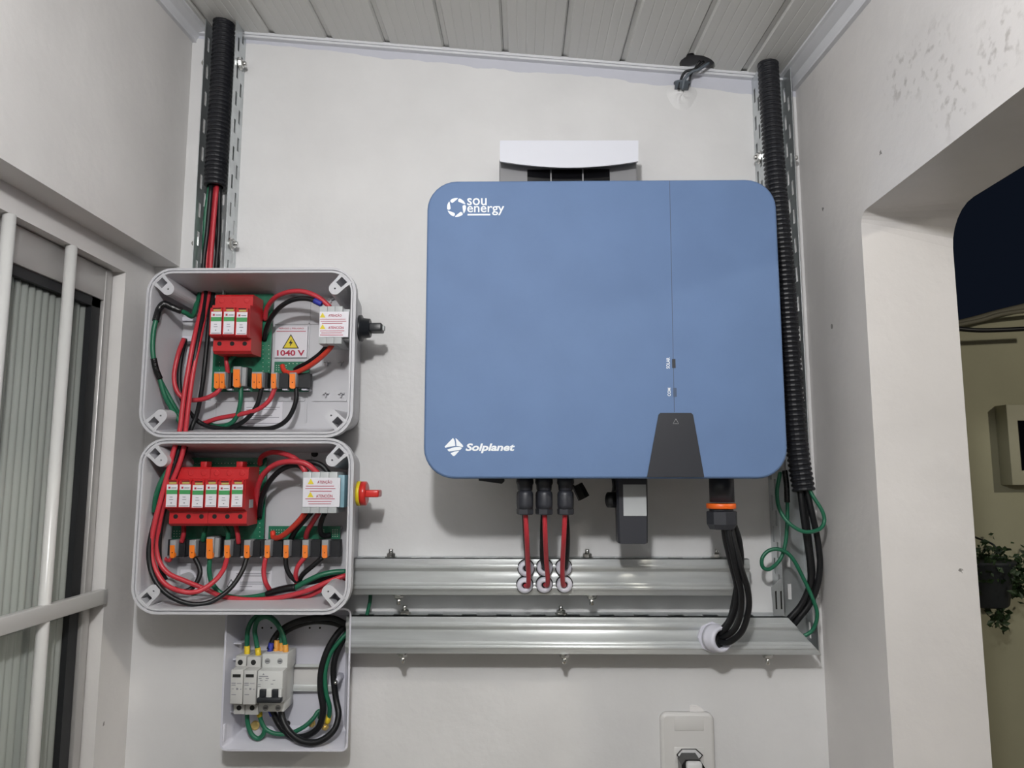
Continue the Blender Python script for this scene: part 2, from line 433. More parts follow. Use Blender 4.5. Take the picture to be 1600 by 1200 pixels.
# --- ceiling mouldings
def moulding(name, prof3, vec, parent=None):
    return struct(MB().prism(prof3, vec).build(name, 'pvc_white'))
xa, xb = XU, XR
bk = MB()
for (d0, d1, z0, z1) in ((0, 0.010, -0.0050, 0.0005), (0, 0.0075, -0.0066, -0.0050), (0, 0.0095, -0.0100, -0.0066)):
    bk.prism([(xa, -d0, zc(xa, 0) + z0), (xa, -d1, zc(xa, 0) + z0), (xa, -d1, zc(xa, 0) + z1), (xa, -d0, zc(xa, 0) + z1)], (xb - xa, 0, KX * (xb - xa)))
struct(bk.build('trim_1', 'pvc_white'))
for nm, x, sg in (('trim_2', XR, -1), ('trim_3', XU, 1)):
    z = zc(x, 0)
    pr_ = [(x, 0.002), (x + sg * 0.030, 0.002), (x + sg * 0.030, -0.004), (x + sg * 0.025, -0.005), (x + sg * 0.012, -0.010), (x + sg * 0.007, -0.020), (x + sg * 0.007, -0.024), (x, -0.024)]
    b = MB(); b.prism([(q, 0.0, zc(q, 0) + h) for q, h in pr_], (0, YB, KY * YB)); struct(b.build(nm, 'pvc_white'))

# --- window in the left wall
XF = XL - 0.016                              # frame plane
win = bpy.data.objects.new('window_1', None); C.objects.link(win); win.location = (XF, -1.0, 0.62); ORG[win.name] = Vector(win.location)
win['kind'] = 'structure'
YE = -1.98
fw = 0.020
b = MB(); b.box((XF - 0.03, YE, 0.62), (XF, YE + 0.03, ZL)); b.box((XF - 0.03, YE, 0.62), (XF, YJ, 0.65))
b.box((XF - 0.03, YE, ZL - 0.052), (XF - 0.0005, YJ - 0.0265, ZL - 0.002), 0.001); b.box((XF - 0.03, YJ - 0.026, 0.62), (XF, YJ - 0.008, ZL - 0.002), 0.001)
b.box((XF - 0.045, YJ - 0.008, 0.62), (XF - 0.012, YJ, ZL))
b.build('window_frame', 'aluminium', win)
b = MB(); b.box((XF - 0.028, YE, ZL - 0.066), (XF - 0.004, YJ - 0.03, ZL - 0.052)); b.box((XF - 0.028, YJ - 0.052, 0.65), (XF - 0.004, YJ - 0.030, ZL - 0.052))
b.build('gasket', 'rubber', win)
nl = bpy.data.lights.new('next_room_fill', 'POINT'); nl.energy = 7.0; nl.shadow_soft_size = 0.06; nl.color = (0.92, 0.97, 1.0)  # unseen light added to brighten the fluted glass from behind
no = bpy.data.objects.new('next_room_fill', nl); C.objects.link(no); no.location = (-1.25, -1.3, 2.45)
# fluted glass pane
b = MB(); r_front = []; n = 0
y = YE + 0.03; rows = []
pitch = 0.0145
while y < YJ - 0.050:
    ph = ((y - YE) / pitch) % 1.0
    xx = XF - 0.016 + 0.0042 * abs(math.sin(math.pi * ph)) ** 0.8
    rows.append((xx, y)); y += pitch / 8
vs = []; fs = []
for xx, y in rows: vs += [(xx, y, 0.65), (xx, y, ZL - 0.060), (XF - 0.021, y, 0.65), (XF - 0.021, y, ZL - 0.060)]
for k in range(len(rows) - 1):
    a = 4 * k; c = a + 4
    fs += [(a, c, c + 1, a + 1), (a + 2, a + 3, c + 3, c + 2), (a + 1, c + 1, c + 3, a + 3), (a, a + 2, c + 2, c)]
fs += [(0, 1, 3, 2), (len(vs) - 4, len(vs) - 2, len(vs) - 1, len(vs) - 3)]
b.add(vs, fs, True); b.build('glass_pane', 'glass', win)
# security bars
XB = XL - 0.004
yb = [PX(88, 700, XB).y, PX(-8, 600, XB).y]
step = yb[1] - yb[0]
zb = PX(60, 960, XB).z
for k in range(8):
    yy = yb[0] + step * k
    if yy < YE: break
    b = MB(); b.lathe((XB, yy, 0.62), (0, 0, 1), [(0, 0.0078), (ZL - 0.62, 0.0078)], 16); b.build('window_bar', 'bar_white', win)
b = MB(); b.box((XB - 0.003, YE, zb - 0.011), (XB + 0.009, YJ, zb + 0.011), 0.0015); b.build('cross_bar', 'bar_white', win)
# dim room behind the glass
b = MB(); b.box((-1.75, -2.6, 0.0), (-1.70, 0.6, 2.75)); b.box((-1.75, 0.12, 0.0), (XL - 0.16, 0.16, 2.75)); b.box((-1.75, -2.6, 0.0), (XL - 0.16, -2.55, 2.75)); b.box((-1.75, -2.6, -0.05), (-1.0, 0.6, 0.0)); b.box((-1.75, -2.6, 2.75), (-1.0, 0.6, 2.8))
struct(b.build('wall_next_room', 'far_room'))

# --- outside, seen through the opening
YW = 0.85
tl, tr = P(1470, 513, -YW), P(1640, 470, -YW)
b = MB(); b.prism([(XO - 0.2, YW, 0), (3.2, YW, 0), (3.2, YW, tr.z + 0.25), (tr.x, YW, tr.z), (tl.x, YW, tl.z), (XO - 0.2, YW, tl.z)], (0, 0.12, 0))
struct(b.build('wall_outside', 'olive_wall'))

# ================================================================== LARGE THINGS
# --- inverter
DI = 0.205
ix0, ix1 = P(664.5, 515, DI).x, P(1222.5, 515, DI).x
iz0, iz1 = P(940, 748, DI).z, P(940, 281, DI).z
inv = thing('solar_inverter', ((ix0 + ix1) / 2, -0.02, iz0), 'large blue wall-mounted solar inverter with rounded corners and dark trapezoid panel', 'inverter')
b = MB()
b.rings([rrect(ix0, iz0, ix1, iz1, 0.043, -DI + y, 8, ins) for y, ins in ((0.030, 0.006), (0.028, 0.0), (0.004, 0.0), (0.0012, 0.0010), (0.0, 0.0035))], True, True, True)
cover = b.build('front_cover', 'blue_paint', inv)
b = MB(); b.rings([rrect(ix0 + 0.03, iz0 + 0.022, ix1 - 0.03, iz1 - 0.022, 0.03, -y, 6) for y in (0.035, 0.178)], True, True, False)
b.build('body', 'alu_body', inv)
for k in range(16):
    x = ix0 + 0.05 + (ix1 - ix0 - 0.10) * k / 15
    MB().box((x - 0.0015, -0.038, iz0 + 0.04), (x + 0.0015, -0.012, iz1 - 0.04)).build('cooling_fin', 'alu_body', inv)
b = MB(); b.box((ix0 + 0.12, -0.036, iz0 + 0.10), (ix1 - 0.12, -0.0, iz1 - 0.10)); b.build('wall_bracket', 'steel', inv)
dF = DI + 0.0002
tz = 0.0016
b = MB(); b.ppx([(1032, 645), (1080, 645), (1083, 648), (1100.5, 745.5), (1011, 745.5), (1029, 648)], DI + tz, DI - 0.004); b.build('dark_panel', 'charcoal', inv)
t = MB()
for (xa_, ya_, xb_, yb_) in ((1056, 654.5, 1051.5, 662), (1051.5, 662, 1060.5, 662), (1060.5, 662, 1056, 654.5)):
    t.tube([P(xa_, ya_, DI + tz + 0.0002), P(xb_, yb_, DI + tz + 0.0002)], 0.0004, 4, 1)
t.build('warning_mark', 'terminal_grey', inv)
MB().ppx([(1045.8, 282.5), (1046.8, 282.5), (1054.2, 644), (1053.2, 644)], dF, DI - 0.002).build('seam', 'blue_dark', inv)
MB().bpx(1050.3, 561, 1055.5, 575, DI + 0.0006, DI - 0.002).build('indicator_window', 'charcoal', inv)
MB().bpx(1052, 606, 1057.3, 620, DI + 0.0006, DI - 0.002).build('indicator_window', 'blue_dark', inv)
text('SOLAR', (1041, 558.5, 1046.5, 576), dF, 'print_white', inv, rot=90, bold=0.02)
text('COM', (1043, 606, 1048, 619), dF, 'print_white', inv, rot=90, bold=0.02)
text('sou', (730, 309.5, 760.5, 321), dF, 'print_white', inv, bold=0.010)
text('energy', (730, 322, 788.0, 336.5), dF, 'print_white', inv, bold=0.010)
MB().bpx(730.5, 334.2, 766, 336.6, DI + 0.0005, DI - 0.001).build('underline', 'print_white', inv)
# ring of six blades
cxp, cyp = 713.3, 324.0
for k in range(6):
    a0 = math.radians(60 * k + 20); pts = []
    for j in range(7):
        a = a0 + math.radians(51) * j / 6
        pts.append((cxp + 14.8 * math.cos(a), cyp - 14.8 * math.sin(a)))
    for dg__, rr in ((58, 12.6), (54, 9.6), (40, 9.4), (20, 10.6), (4, 13.2)):
        a = a0 + math.radians(dg__); pts.append((cxp + rr * math.cos(a), cyp - rr * math.sin(a)))
    MB().ppx(pts, DI + 0.0005, DI - 0.001).build('logo_blade', 'print_white', inv)
# diamond emblem in four pieces
def z2(px, py): return (680 + px * 140 / 1600, 670 + py * 140 / 1600)
for poly in ([(315, 165), (335, 185), (350, 230), (358, 305), (270, 318), (178, 340), (170, 318), (190, 295)],
             [(362, 168), (385, 180), (490, 290), (500, 315), (490, 330), (430, 312), (378, 306), (375, 240)],
             [(215, 372), (300, 340), (370, 325), (440, 322), (478, 342), (450, 375), (380, 385), (300, 400), (245, 405)],
             [(275, 435), (340, 408), (430, 392), (355, 475), (335, 487), (312, 480)]):
    MB().ppx([z2(*q) for q in poly], DI + 0.0005, DI - 0.001).build('logo_sail', 'print_white', inv)
text('Solplanet', (727.5, 692.8, 804.5, 708.2), dF, 'print_white', inv, shear=0.22, bold=0.035)
# underside fittings
MB().prism([P(747, 740, 0.15), P(787, 740, 0.15), P(788, 752, 0.15), P(784, 756, 0.15), P(748, 751, 0.15)], (0, 0.03, 0)).build('switch_knob', 'knob_black', inv)
c = P(1126, 742, 0.135)
def down(px, d, y0): return P(px, y0, d)
sc_ = (CAM.y + 0.135) * -1 / F_PX
b = MB(); b.lathe(P(1126.5, 735, 0.135), (0, 0, -1), [(0, 0.0178), (0.046, 0.0178)], 24); b.build('output_socket', 'connector', inv)
b = MB(); b.lathe(P(1126.5, 786.5, 0.135), (0, 0, -1), [(0, 0.0205), (0.001, 0.0213), (0.0065, 0.0213), (0.0075, 0.0205)], 28); b.build('sealing_ring', 'seal_orange', inv)
b = MB(); b.lathe(P(1127, 794, 0.135), (0, 0, -1), [(0, 0.0172), (0.005, 0.0172)], 20); b.lathe(P(1127.5, 799, 0.135), (0, 0, -1), [(0, 0.0215), (0.001, 0.0222), (0.018, 0.0222), (0.0255, 0.0180)], 8, False)
b.build('coupling_nut', 'connector', inv)
# capped spare inputs dangling on straps
b = MB(); c1 = P(907, 768, 0.12); ax = Vector((0.45, 0, -0.9)).normalized()
b.lathe(c1 - ax * 0.011, ax, [(0, 0.0085), (0.008, 0.0092), (0.022, 0.0095)], 6, False); b.tube([P(893, 757, 0.12), P(897, 760, 0.12), c1 - ax * 0.008], 0.0016, 6, 4); b.build('dust_cap', 'rubber', inv)
b = MB(); c2 = P(957, 781, 0.125)
b.lathe(c2 + Vector((-0.001, 0, 0)), (0.9, -0.5, 0), [(-0.006, 0.0115), (0.006, 0.0115)], 18); b.tube([P(957, 745, 0.125), P(959, 760, 0.125), P(957, 772, 0.125)], 0.0022, 6, 4); b.build('dust_cap', 'rubber', inv)

# --- communication dongle hanging from the inverter
dg_ = thing('communication_stick', P(990, 850, 0.13), 'black communication stick with pale label plugged under the inverter', 'dongle')
b = MB(); zt = P(990, 740, 0.13).z
xs0, xs1 = P(964, 800, 0.145).x, P(1013.5, 800, 0.145).x; zb_ = P(990, 850, 0.145).z
b.rings([rrect(xs0 + ins, zz_, xs1 - ins, 0, 0, 0) if False else [Vector((xs0 + ins + (xs1 - xs0 - 2 * ins) * u_, -0.130 + v_ * 0.015, zz_)) for u_, v_ in ((0, -.7), (.06, -1), (.94, -1), (1, -.7), (1, .7), (.94, 1), (.06, 1), (0, .7))]
         for zz_, ins in ((zt, 0.0), (zb_ + 0.004, 0.0012), (zb_ + 0.0008, 0.002), (zb_, 0.004))], True, True, False)
b.build('stick_body', 'connector', dg_)
MB().bpx(974, 757, 1010, 806, 0.1456, 0.1440).build('stick_label', 'switch_grey', dg_)

# --- emergency light / hooded white device above the inverter
DH = 0.095
em = thing('hooded_wall_light', P(890, 330, 0.0), 'white hooded wall light with black lens above the inverter', 'wall light')
nst = 14; r_top = []; rows_ = []
for k in range(nst + 1):
    u_ = k / nst; px = 781 + (997.5 - 781) * u_; yb__ = 252 + 10 * math.sin(math.pi * u_) ** 0.9
    rows_.append((P(px, 219.5, DH), P(px, yb__, DH)))
vs = []; fs = []
for a_, b_ in rows_:
    vs += [a_, b_, Vector((b_.x, -DH + 0.006, b_.z + 0.001)), Vector((a_.x, 0.0, a_.z))]
for k in range(nst):
    q = 4 * k; w = q + 4
    fs += [(q, q + 1, w + 1, w), (q + 1, q + 2, w + 2, w + 1), (q + 3, q, w, w + 3), (q + 2, q + 3, w + 3, w + 2)]
fs += [(0, 3, 2, 1), (4 * nst, 4 * nst + 1, 4 * nst + 2, 4 * nst + 3)]
MB().add(vs, fs).build('hood', 'device_white', em)
b = MB(); b.bpx(780, 246, 996, 345, 0.070, 0.0, 0.003); b.build('housing', 'grey_and_shade', em)
b = MB(); b.bpx(824, 264.5, 953, 320, 0.0715, 0.060); ln = b.build('lens', 'gloss_black', em)
for px in (861, 911):
    MB().bpx(px - 1, 264.5, px + 1, 320, 0.0722, 0.070).build('lens_divider', 'grey_and_shade', ln)

# --- horizontal cable troughs (slotted channel + ribbed lid)
DR = 0.055
def trough(name, xl, xr_top, xr_bot, yt, ytops, ybot, label, bolts_top, bolts_bot):
    """yt: front top edge, ytops: pixel rows of the lid profile"""
    xm = (xl + xr_top) / 2
    zrow = lambda y: P(xm, y, DR).z
    xL, xT, xB = P(xl, yt, DR).x, P(xr_top, yt, DR).x, P(xr_bot, ybot, DR).x
    z1, z0 = zrow(yt), zrow(ybot)
    t = thing(name, ((xL + xT) / 2, 0, z0), label, 'cable trough', 'horizontal steel cable troughs')
    h = z1 - z0
    def xend(z): return xT + (xB - xT) * (z1 - z) / h
    # lid cross section (z, d): flat bands with two rounded ribs
    def rib(zc_, w, hgt, n=8):
        return [(zc_ + w / 2 * math.cos(math.pi * k / n), DR + hgt * math.sin(math.pi * k / n)) for k in range(n + 1)]
    prof = [(z1 + 0.0005, DR - 0.012), (z1 + 0.0005, DR - 0.001), (z1 - 0.0005, DR)]
    prof += rib(z1 - h * 0.200, 0.0085, 0.0026)
    prof += [(z1 - h * 0.325, DR), (z1 - h * 0.335, DR - 0.0016), (z1 - h * 0.355, DR - 0.0016)]
    prof += [(z1 - h * 0.37, DR - 0.0014), (z1 - h * 0.66, DR - 0.0014)]
    prof += rib(z1 - h * 0.705, 0.0068, 0.0022) + rib(z1 - h * 0.795, 0.0068, 0.0026)
    prof += [(z0 + 0.0005, DR - 0.0006), (z0 - 0.0004, DR - 0.002), (z0 - 0.0004, DR - 0.012)]
    full = prof + [(z, d - 0.0009) for z, d in reversed(prof)]
    b = MB(); b.rings([[Vector((xL, -d, z)) for z, d in full], [Vector((xend(z), -d, z)) for z, d in full]], True, True, True)
    o = b.build('ribbed_lid', 'zinc', t)
    # channel: web and two slotted flanges
    ln_ = xT - xL
    sl = []; u_ = 0.014
    while u_ + 0.026 < ln_: sl.append((u_, u_ + 0.024, 0.0170, 0.0310)); u_ += 0.0545
    bm = plate_with_slots((xL, -0.001, z1 - 0.0012), (1, 0, 0), (0, -1, 0), ln_, DR - 0.003, sl, 0.0012, (0, 0, -1)); b = MB(); b.bm_add(bm); bm.free(); b.build('slotted_flange', 'steel', t)
    bm = plate_with_slots((xL, -0.001, z0 + 0.0024), (1, 0, 0), (0, -1, 0), xB - xL - 0.004, DR - 0.003, sl, 0.0012, (0, 0, -1)); b = MB(); b.bm_add(bm); bm.free(); b.build('slotted_flange', 'steel', t)
    b = MB(); b.prism([(xL, -0.0005, z0 + 0.0012), (xend(z0) - 0.004, -0.0005, z0 + 0.0012), (xend(z1) - 0.002, -0.0005, z1 - 0.0012), (xL, -0.0005, z1 - 0.0012)], (0, -0.0012, 0)); b.build('web', 'steel', t)
    for px in bolts_top: q = P(px, yt, DR); bolt(t, (q.x, -0.028, z1 + 0.0002), (0, 0, 1))
    for px in bolts_bot: q = P(px, ybot, DR); bolt(t, (q.x, -0.047, z0 - 0.0002), (0, 0, -1), stub=0.010)
    return t, z0, z1
tr1, t1z0, t1z1 = trough('cable_trough', 546, 1171, 1171, 874, None, 930, 'galvanised steel cable trough with six white glands under the inverter', (606, 920, 1127), (622, 925))
tr2, t2z0, t2z1 = trough('cable_trough', 541, 1232, 1284, 965, None, 1022, 'lower galvanised steel cable trough with mitred right end', (628, 878), (628, 882, 1202))

b = MB(); b.ppx([(1205, 918), (1221, 903), (1226, 962), (1209, 962)], 0.046, 0.0445); b.build('joint_plate', 'steel', tr2)
for x_ in (1211, 1219): MB().ppx([(x_, 924), (x_ + 2.4, 923), (x_ + 3.6, 952), (x_ + 1.2, 952)], 0.0464, 0.0450).build('plate_slit', 'dark_hole', tr2)
# --- vertical slotted channels
def channel(name, x0, x1, z0, zt, label, bolts, dep=0.045):
    t = thing(name, ((x0 + x1) / 2, 0, z0), label, 'metal channel', 'vertical slotted channels')
    hl = zt - z0
    def slots(off, rows):
        s = []
        for r_i, (a, c) in enumerate(rows):
            u_ = off + (0.026 if r_i else 0)
            while u_ + 0.024 < hl: s.append((u_, u_ + 0.025, a, c)); u_ += 0.050
        return s
    for x, sg in ((x0, 1), (x1, -1)):
        bm = plate_with_slots((x, -0.0005, z0), (0, 0, 1), (0, -1, 0), hl, dep, slots(0.012, ((0.0095, 0.0170), (0.0270, 0.0345))), 0.0012, (sg, 0, 0))
        b = MB(); b.bm_add(bm); bm.free(); b.build('slotted_flange', 'steel', t)
    w = x1 - x0 - 0.0024
    bm = plate_with_slots((x0 + 0.0012, -0.0005, z0), (0, 0, 1), (1, 0, 0), hl, w, slots(0.02, ((w * 0.5 - 0.003, w * 0.5 + 0.003),)), 0.0012, (0, -1, 0))
    b = MB(); b.bm_add(bm); bm.free(); b.build('slotted_web', 'steel', t)
    for z in bolts:
        bolt(t, (x0 - 0.0002, -0.027, z), (-1, 0, 0), 0.0082, stub=0.004); bolt(t, (x1 + 0.0002, -0.024, z), (1, 0, 0), 0.0082, stub=0.006)
    return t
lx1 = P(368, 416, 0).x; lx0 = P(300, 416, 0.045).x
channel('slotted_channel', lx0, lx1, P(340, 470, 0).z, zc(lx0, -0.02) - 0.004, 'perforated steel channel holding the conduit above the open boxes', (P(350, 100, 0.024).z, P(350, 381, 0.024).z))
rx0 = P(1175, 150, 0).x; rx1 = P(1240, 200, 0.045).x
channel('slotted_channel', rx0, rx1, t2z0 + 0.004, zc(rx1, -0.02) - 0.004, 'perforated steel channel running down the corner beside the inverter', (P(1210, 247, 0.024).z, P(1210, 930, 0.024).z))

# --- corrugated conduits
def conduit(name, pts, r, label):
    pp = [P(*q) for q in pts]
    pitch = 0.0078
    f = lambda L: r * (1.0 if (L % pitch) < pitch * 0.55 else 0.86)
    path = spline(pp, 40)
    # resample to even steps of a quarter pitch
    out = [path[0]]; acc = 0.0; st = pitch / 6
    for a_, b_ in zip(path, path[1:]):
        L = (b_ - a_).length
        while acc + L >= st:
            t_ = (st - acc) / L; a_ = a_.lerp(b_, t_); out.append(a_); L = (b_ - a_).length; acc = 0.0
        acc += L
    m_ = MB(); u = None; rs = []
    for i, p in enumerate(out):
        t_ = (out[min(i + 3, len(out) - 1)] - out[max(i - 3, 0)]).normalized()
        if u is None: u = t_.orthogonal().normalized()
        u = (u - t_ * u.dot(t_)).normalized(); w = t_.cross(u)
        ph = i % 6; rr = r * (1.0, 1.0, 1.0, 0.9, 0.86, 0.9)[ph]
        rs.append([p + (u * math.cos(2 * math.pi * k / 18) + w * math.sin(2 * math.pi * k / 18)) * rr for k in range(18)])
    inner = [[out[-1] + (q - out[-1]) * 0.8 for q in rs[-1]], [out[-8] + (q - out[-8]) * 0.75 for q in rs[-8]]]
    m_.rings(rs + inner, True, True, False)
    return tag(m_.build(name, 'conduit'), label, 'conduit', 'black corrugated conduits')
conduit('corrugated_conduit', [(351, 8, 0.036), (349, 60, 0.034), (345, 140, 0.033), (340, 220, 0.033), (336, 292, 0.034)], 0.0185, 'black corrugated conduit with red and black wires leaving its lower end')
conduit('corrugated_conduit', [(1199, 80, 0.045), (1201, 120, 0.045), (1206, 200, 0.047), (1213, 300, 0.05), (1222, 400, 0.052), (1232, 530, 0.055), (1240, 640, 0.057), (1247, 710, 0.060), (1256, 768, 0.066)], 0.0175, 'long black corrugated conduit running down past the right edge of the inverter')

# ================================================================== OPEN COMBINER BOXES
DB = 0.12                                    # rim of the boxes
DK = 0.014                                   # inner back of the boxes
LUG = {}
def lug_mesh():
    """screw lug of a box corner in local axes: x points to the box centre, extruded along -y, with a square recess"""
    b = MB(); r = 0.0098; y1 = -(DB - DK)
    def outline(L0, L1, y, wb):
        pts = [Vector((L0, y, -wb)), Vector((L0 + 0.012, y, -r * 1.05)), Vector((L1 - r, y, -r))]
        for k in range(1, 10):
            a = math.radians(-90 + 18 * k); pts.append(Vector((L1 - r + r * math.cos(a), y, r * math.sin(a))))
        return pts + [Vector((L1 - r, y, r)), Vector((L0 + 0.012, y, r * 1.05)), Vector((L0, y, wb))]
    b.rings([outline(0.0095, 0.036, 0.001, r * 1.1), outline(-0.0055, 0.029, y1 + 0.0006, r * 1.25)], True, True, False)
    o = b.build('screw_lug', 'box_grey')
    org = ORG[o.name]
    cut = MB()
    cut.box((-0.001, y1 - 0.01, -0.0060), (0.0115, y1 + 0.032, 0.0060))
    boolean(o, cut)
    cut = MB(); cut.lathe((0.0195, y1 - 0.01, 0), (0, 1, 0), [(0, 0.0014), (0.03, 0.0014)], 10, False)
    boolean(o, cut)
    me = o.data; me.transform(Matrix.Translation(org)); bpy.data.objects.remove(o)
    return me
LUGM = lug_mesh()
def combiner(x0p, x1p, ym, y0p, y1p, xm, label):
    x0, x1 = P(x0p, ym, DB).x, P(x1p, ym, DB).x; z1, z0 = P(xm, y0p, DB).z, P(xm, y1p, DB).z
    t = thing('combiner_box', ((x0 + x1) / 2, 0, z0), label, 'electrical box', 'open grey combiner boxes')
    R = 0.040
    seq = [(0.020, 0.002), (0.0165, 0.004), (0.0060, DB - 0.020), (0.0040, DB - 0.018), (0.0, DB - 0.014), (0.0, DB), (0.0034, DB), (0.0038, DB - 0.003), (0.0050, DB - 0.003), (0.0054, DB), (0.0080, DB), (0.0088, DB - 0.004), (0.0190, DK + 0.002), (0.0215, DK)]
    b = MB(); b.rings([rrect(x0, z0, x1, z1, R, -d, 7, i) for i, d in seq], True, True, False)
    b.build('shell', 'box_grey', t)
    for cx, cz, a in ((x0, z1, -45), (x1, z1, -135), (x0, z0, 45), (x1, z0, 135)):
        sx = 1 if cx == x0 else -1; sz = 1 if cz == z0 else -1
        o = bpy.data.objects.new('screw_lug', LUGM); C.objects.link(o); o.parent = t
        o.location = Vector((cx + sx * 0.0195, -DK, cz + sz * 0.0195)) - ORG[t.name]
        o.rotation_euler = (0, math.radians(-math.degrees(math.atan2(sz, sx))), 0)
        ORG[o.name] = ORG[t.name]
    # ribs moulded on the inner back
    return t, x0, x1, z0, z1
cb1, ax0, ax1, az0, az1 = combiner(223, 554, 550, 418.5, 683.5, 390, 'upper open grey combiner box with one red surge protector and 1040 V sticker')
cb2, bx0, bx1, bz0, bz1 = combiner(211, 550.5, 820, 684.5, 960.5, 380, 'lower open grey combiner box with two red surge protectors and nine orange levers')
def ribs(t, lines, d=DK):
    for (xa_, ya_, xb_, yb_) in lines:
        a_, b_ = P(xa_, ya_, d), P(xb_, yb_, d)
        if abs(xa_ - xb_) > abs(ya_ - yb_): MB().box((a_.x, -d - 0.0022, a_.z - 0.0011), (b_.x, -d + 0.0004, a_.z + 0.0011)).build('moulded_rib', 'box_grey', t)
        else: MB().box((a_.x - 0.0011, -d - 0.0022, b_.z), (a_.x + 0.0011, -d + 0.0004, a_.z)).build('moulded_rib', 'box_grey', t)
ribs(cb1, [(430, 506, 538, 506), (262, 504, 320, 504), (485, 470, 485, 660), (262, 624, 330, 624), (336, 626, 476, 626), (488, 626, 542, 626), (338, 628, 338, 662)])
ribs(cb2, [(412, 758, 470, 758), (258, 881, 316, 881), (330, 881, 534, 881), (324, 868, 324, 920), (486, 700, 486, 738)])
for (px, py) in ((512, 566), (533, 566), (510, 615), (534, 615), (486, 462), (460, 465), (518, 468)):
    b = MB(); q = P(px, py, DK); b.box((q.x - 0.005, -DK - 0.006, q.z - 0.001), (q.x + 0.005, -DK, q.z + 0.001)); b.box((q.x - 0.001, -DK - 0.006, q.z - 0.006), (q.x + 0.001, -DK, q.z + 0.001)); b.build('moulded_clip', 'box_grey', cb1)
b = MB(); q = P(492, 709, DK); b.lathe(q, (0, -1, 0), [(0, 0.0055), (0.003, 0.0055), (0.0035, 0.003)], 14); b.build('fixing_screw', 'terminal_dark', cb2)
# stepped mount moulding at the left of the upper box
b = MB(); b.bpx(268, 492, 305, 535, 0.030, DK - 0.001, 0.001); b.bpx(240, 545, 268, 565, 0.05, DK - 0.001, 0.001); b.build('moulded_bracket', 'box_grey', cb1)
b = MB(); b.bpx(219, 816, 230, 819, 0.06, 0.03); b.build('moulded_shelf', 'box_grey', cb2)

# --- DIN rail pieces under the surge protectors
r1 = thing('mounting_rail', P(340, 535, DK), 'white mounting rail behind the three-pole red surge protector', 'rail', 'rails inside the boxes')
b = MB(); b.bpx(285, 525, 412, 533, 0.036, 0.030); b.bpx(285, 495, 412, 501, 0.036, 0.030); b.build('rail_lip', 'tray_white', r1)
b = MB(); b.bpx(286, 497, 411, 532, 0.028, DK - 0.0005); b.build('rail_web', 'tray_white', r1)

# --- green circuit boards
def board(xa_, ya_, xb_, yb_, d, label, grid, name='circuit_board'):
    q0, q1 = P(xa_, (ya_ + yb_) / 2, d), P(xb_, (ya_ + yb_) / 2, d)
    t = thing(name, ((q0.x + q1.x) / 2, -d + 0.003, P((xa_ + xb_) / 2, yb_, d).z), label, 'circuit board', 'green circuit boards')
    b = MB(); b.bpx(xa_, ya_, xb_, yb_, d, d - 0.0018); b.build('board', 'pcb', t)
    b = MB()
    for (gx0, gy0, gx1, gy1, nx, ny) in grid:
        for i in range(nx):
            for j in range(ny):
                px = gx0 + (gx1 - gx0) * (i / (nx - 1) if nx > 1 else 0); py = gy0 + (gy1 - gy0) * (j / (ny - 1) if ny > 1 else 0)
                b.lathe(P(px, py, d), (0, -1, 0), [(-0.0002, 0.0009), (0.0005, 0.0007)], 6)
    o = b.build('solder_pad', 'solder', t); o['kind'] = 'stuff'
    b = MB()
    for (sx, sy) in ((xa_ + 3, ya_ + 4), (xb_ - 3, ya_ + 4), (xa_ + 3, yb_ - 4), (xb_ - 3, yb_ - 4)):
        q = P(sx, sy, d); b.lathe((q.x, -d + 0.0016, q.z), (0, 1, 0), [(0, 0.0028), (d - 0.0016 - DK + 0.0005, 0.0028)], 10)
    o2 = b.build('standoff', 'box_grey', t); o2['kind'] = 'stuff'
    return t
pb1 = board(334, 459, 424, 612, 0.036, 'green circuit board under the three-pole red surge protector', [(343, 566, 343, 578, 2, 3), (411, 540, 411, 606, 1, 11), (420, 540, 420, 606, 1, 11)])
pb2 = board(428, 565, 483, 612, 0.034, 'small green circuit board below the 1040 V sticker', [(432, 571, 447, 578, 5, 3), (452, 568, 470, 568, 4, 1)])
pb3 = board(262, 715, 414, 868, 0.036, 'wide green circuit board under the two red surge protectors', [(296, 724, 402, 724, 22, 1), (406, 735, 406, 838, 1, 16), (272, 830, 285, 838, 4, 3)])
pb4 = board(419, 822, 531, 866, 0.034, 'green circuit board below the four-pole isolator switch in the lower box', [(424, 828, 448, 836, 7, 3), (520, 828, 527, 838, 3, 4), (500, 828, 506, 834, 3, 3)])
# --- lever terminals, parts of their boards
def terminal(t, xo0, xo1, yg, yo, yb_, dark_w, n=1, big=False, d=0.062):
    b = MB(); b.bpx(xo0, yg, xo1 + 1.0, yb_ - 2, d, 0.036, 0.0004)
    if big: b.bpx(xo0 + 3, yg + 1.5, xo1 + 9, yb_ - 2, d - 0.006, 0.036, 0.0008)
    tb = b.build('terminal', 'terminal_grey', t)
    b = MB(); b.bpx(xo1 + 1.5, yg + 1, xo1 + dark_w, yb_ - 1.5, d - 0.012, 0.034); b.build('terminal_housing', 'terminal_dark', t)
    w = (xo1 - xo0) / n
    for k in range(n):
        xa_, xb_ = xo0 + w * k + 0.5, xo0 + w * (k + 1) - 0.5
        b = MB(); b.prism([P(xa_, yo, d + 0.001), P(xb_, yo, d + 0.001), P(xb_, yb_ - 2, d + 0.003), P(xb_ - 1.5, yb_, d + 0.003), P(xa_ + 1.5, yb_, d + 0.003), P(xa_, yb_ - 2, d + 0.003)], (0, 0.006, 0))
        lv = b.build('lever', 'lever_orange', tb)
        q = P((xa_ + xb_) / 2, yb_ - (yb_ - yo) * 0.42, d + 0.0028)
        MB().lathe(q, (0, -1, 0), [(-0.002, 0.0008), (0.0003, 0.0008)], 8).build('release_hole', 'dark_hole', tb)
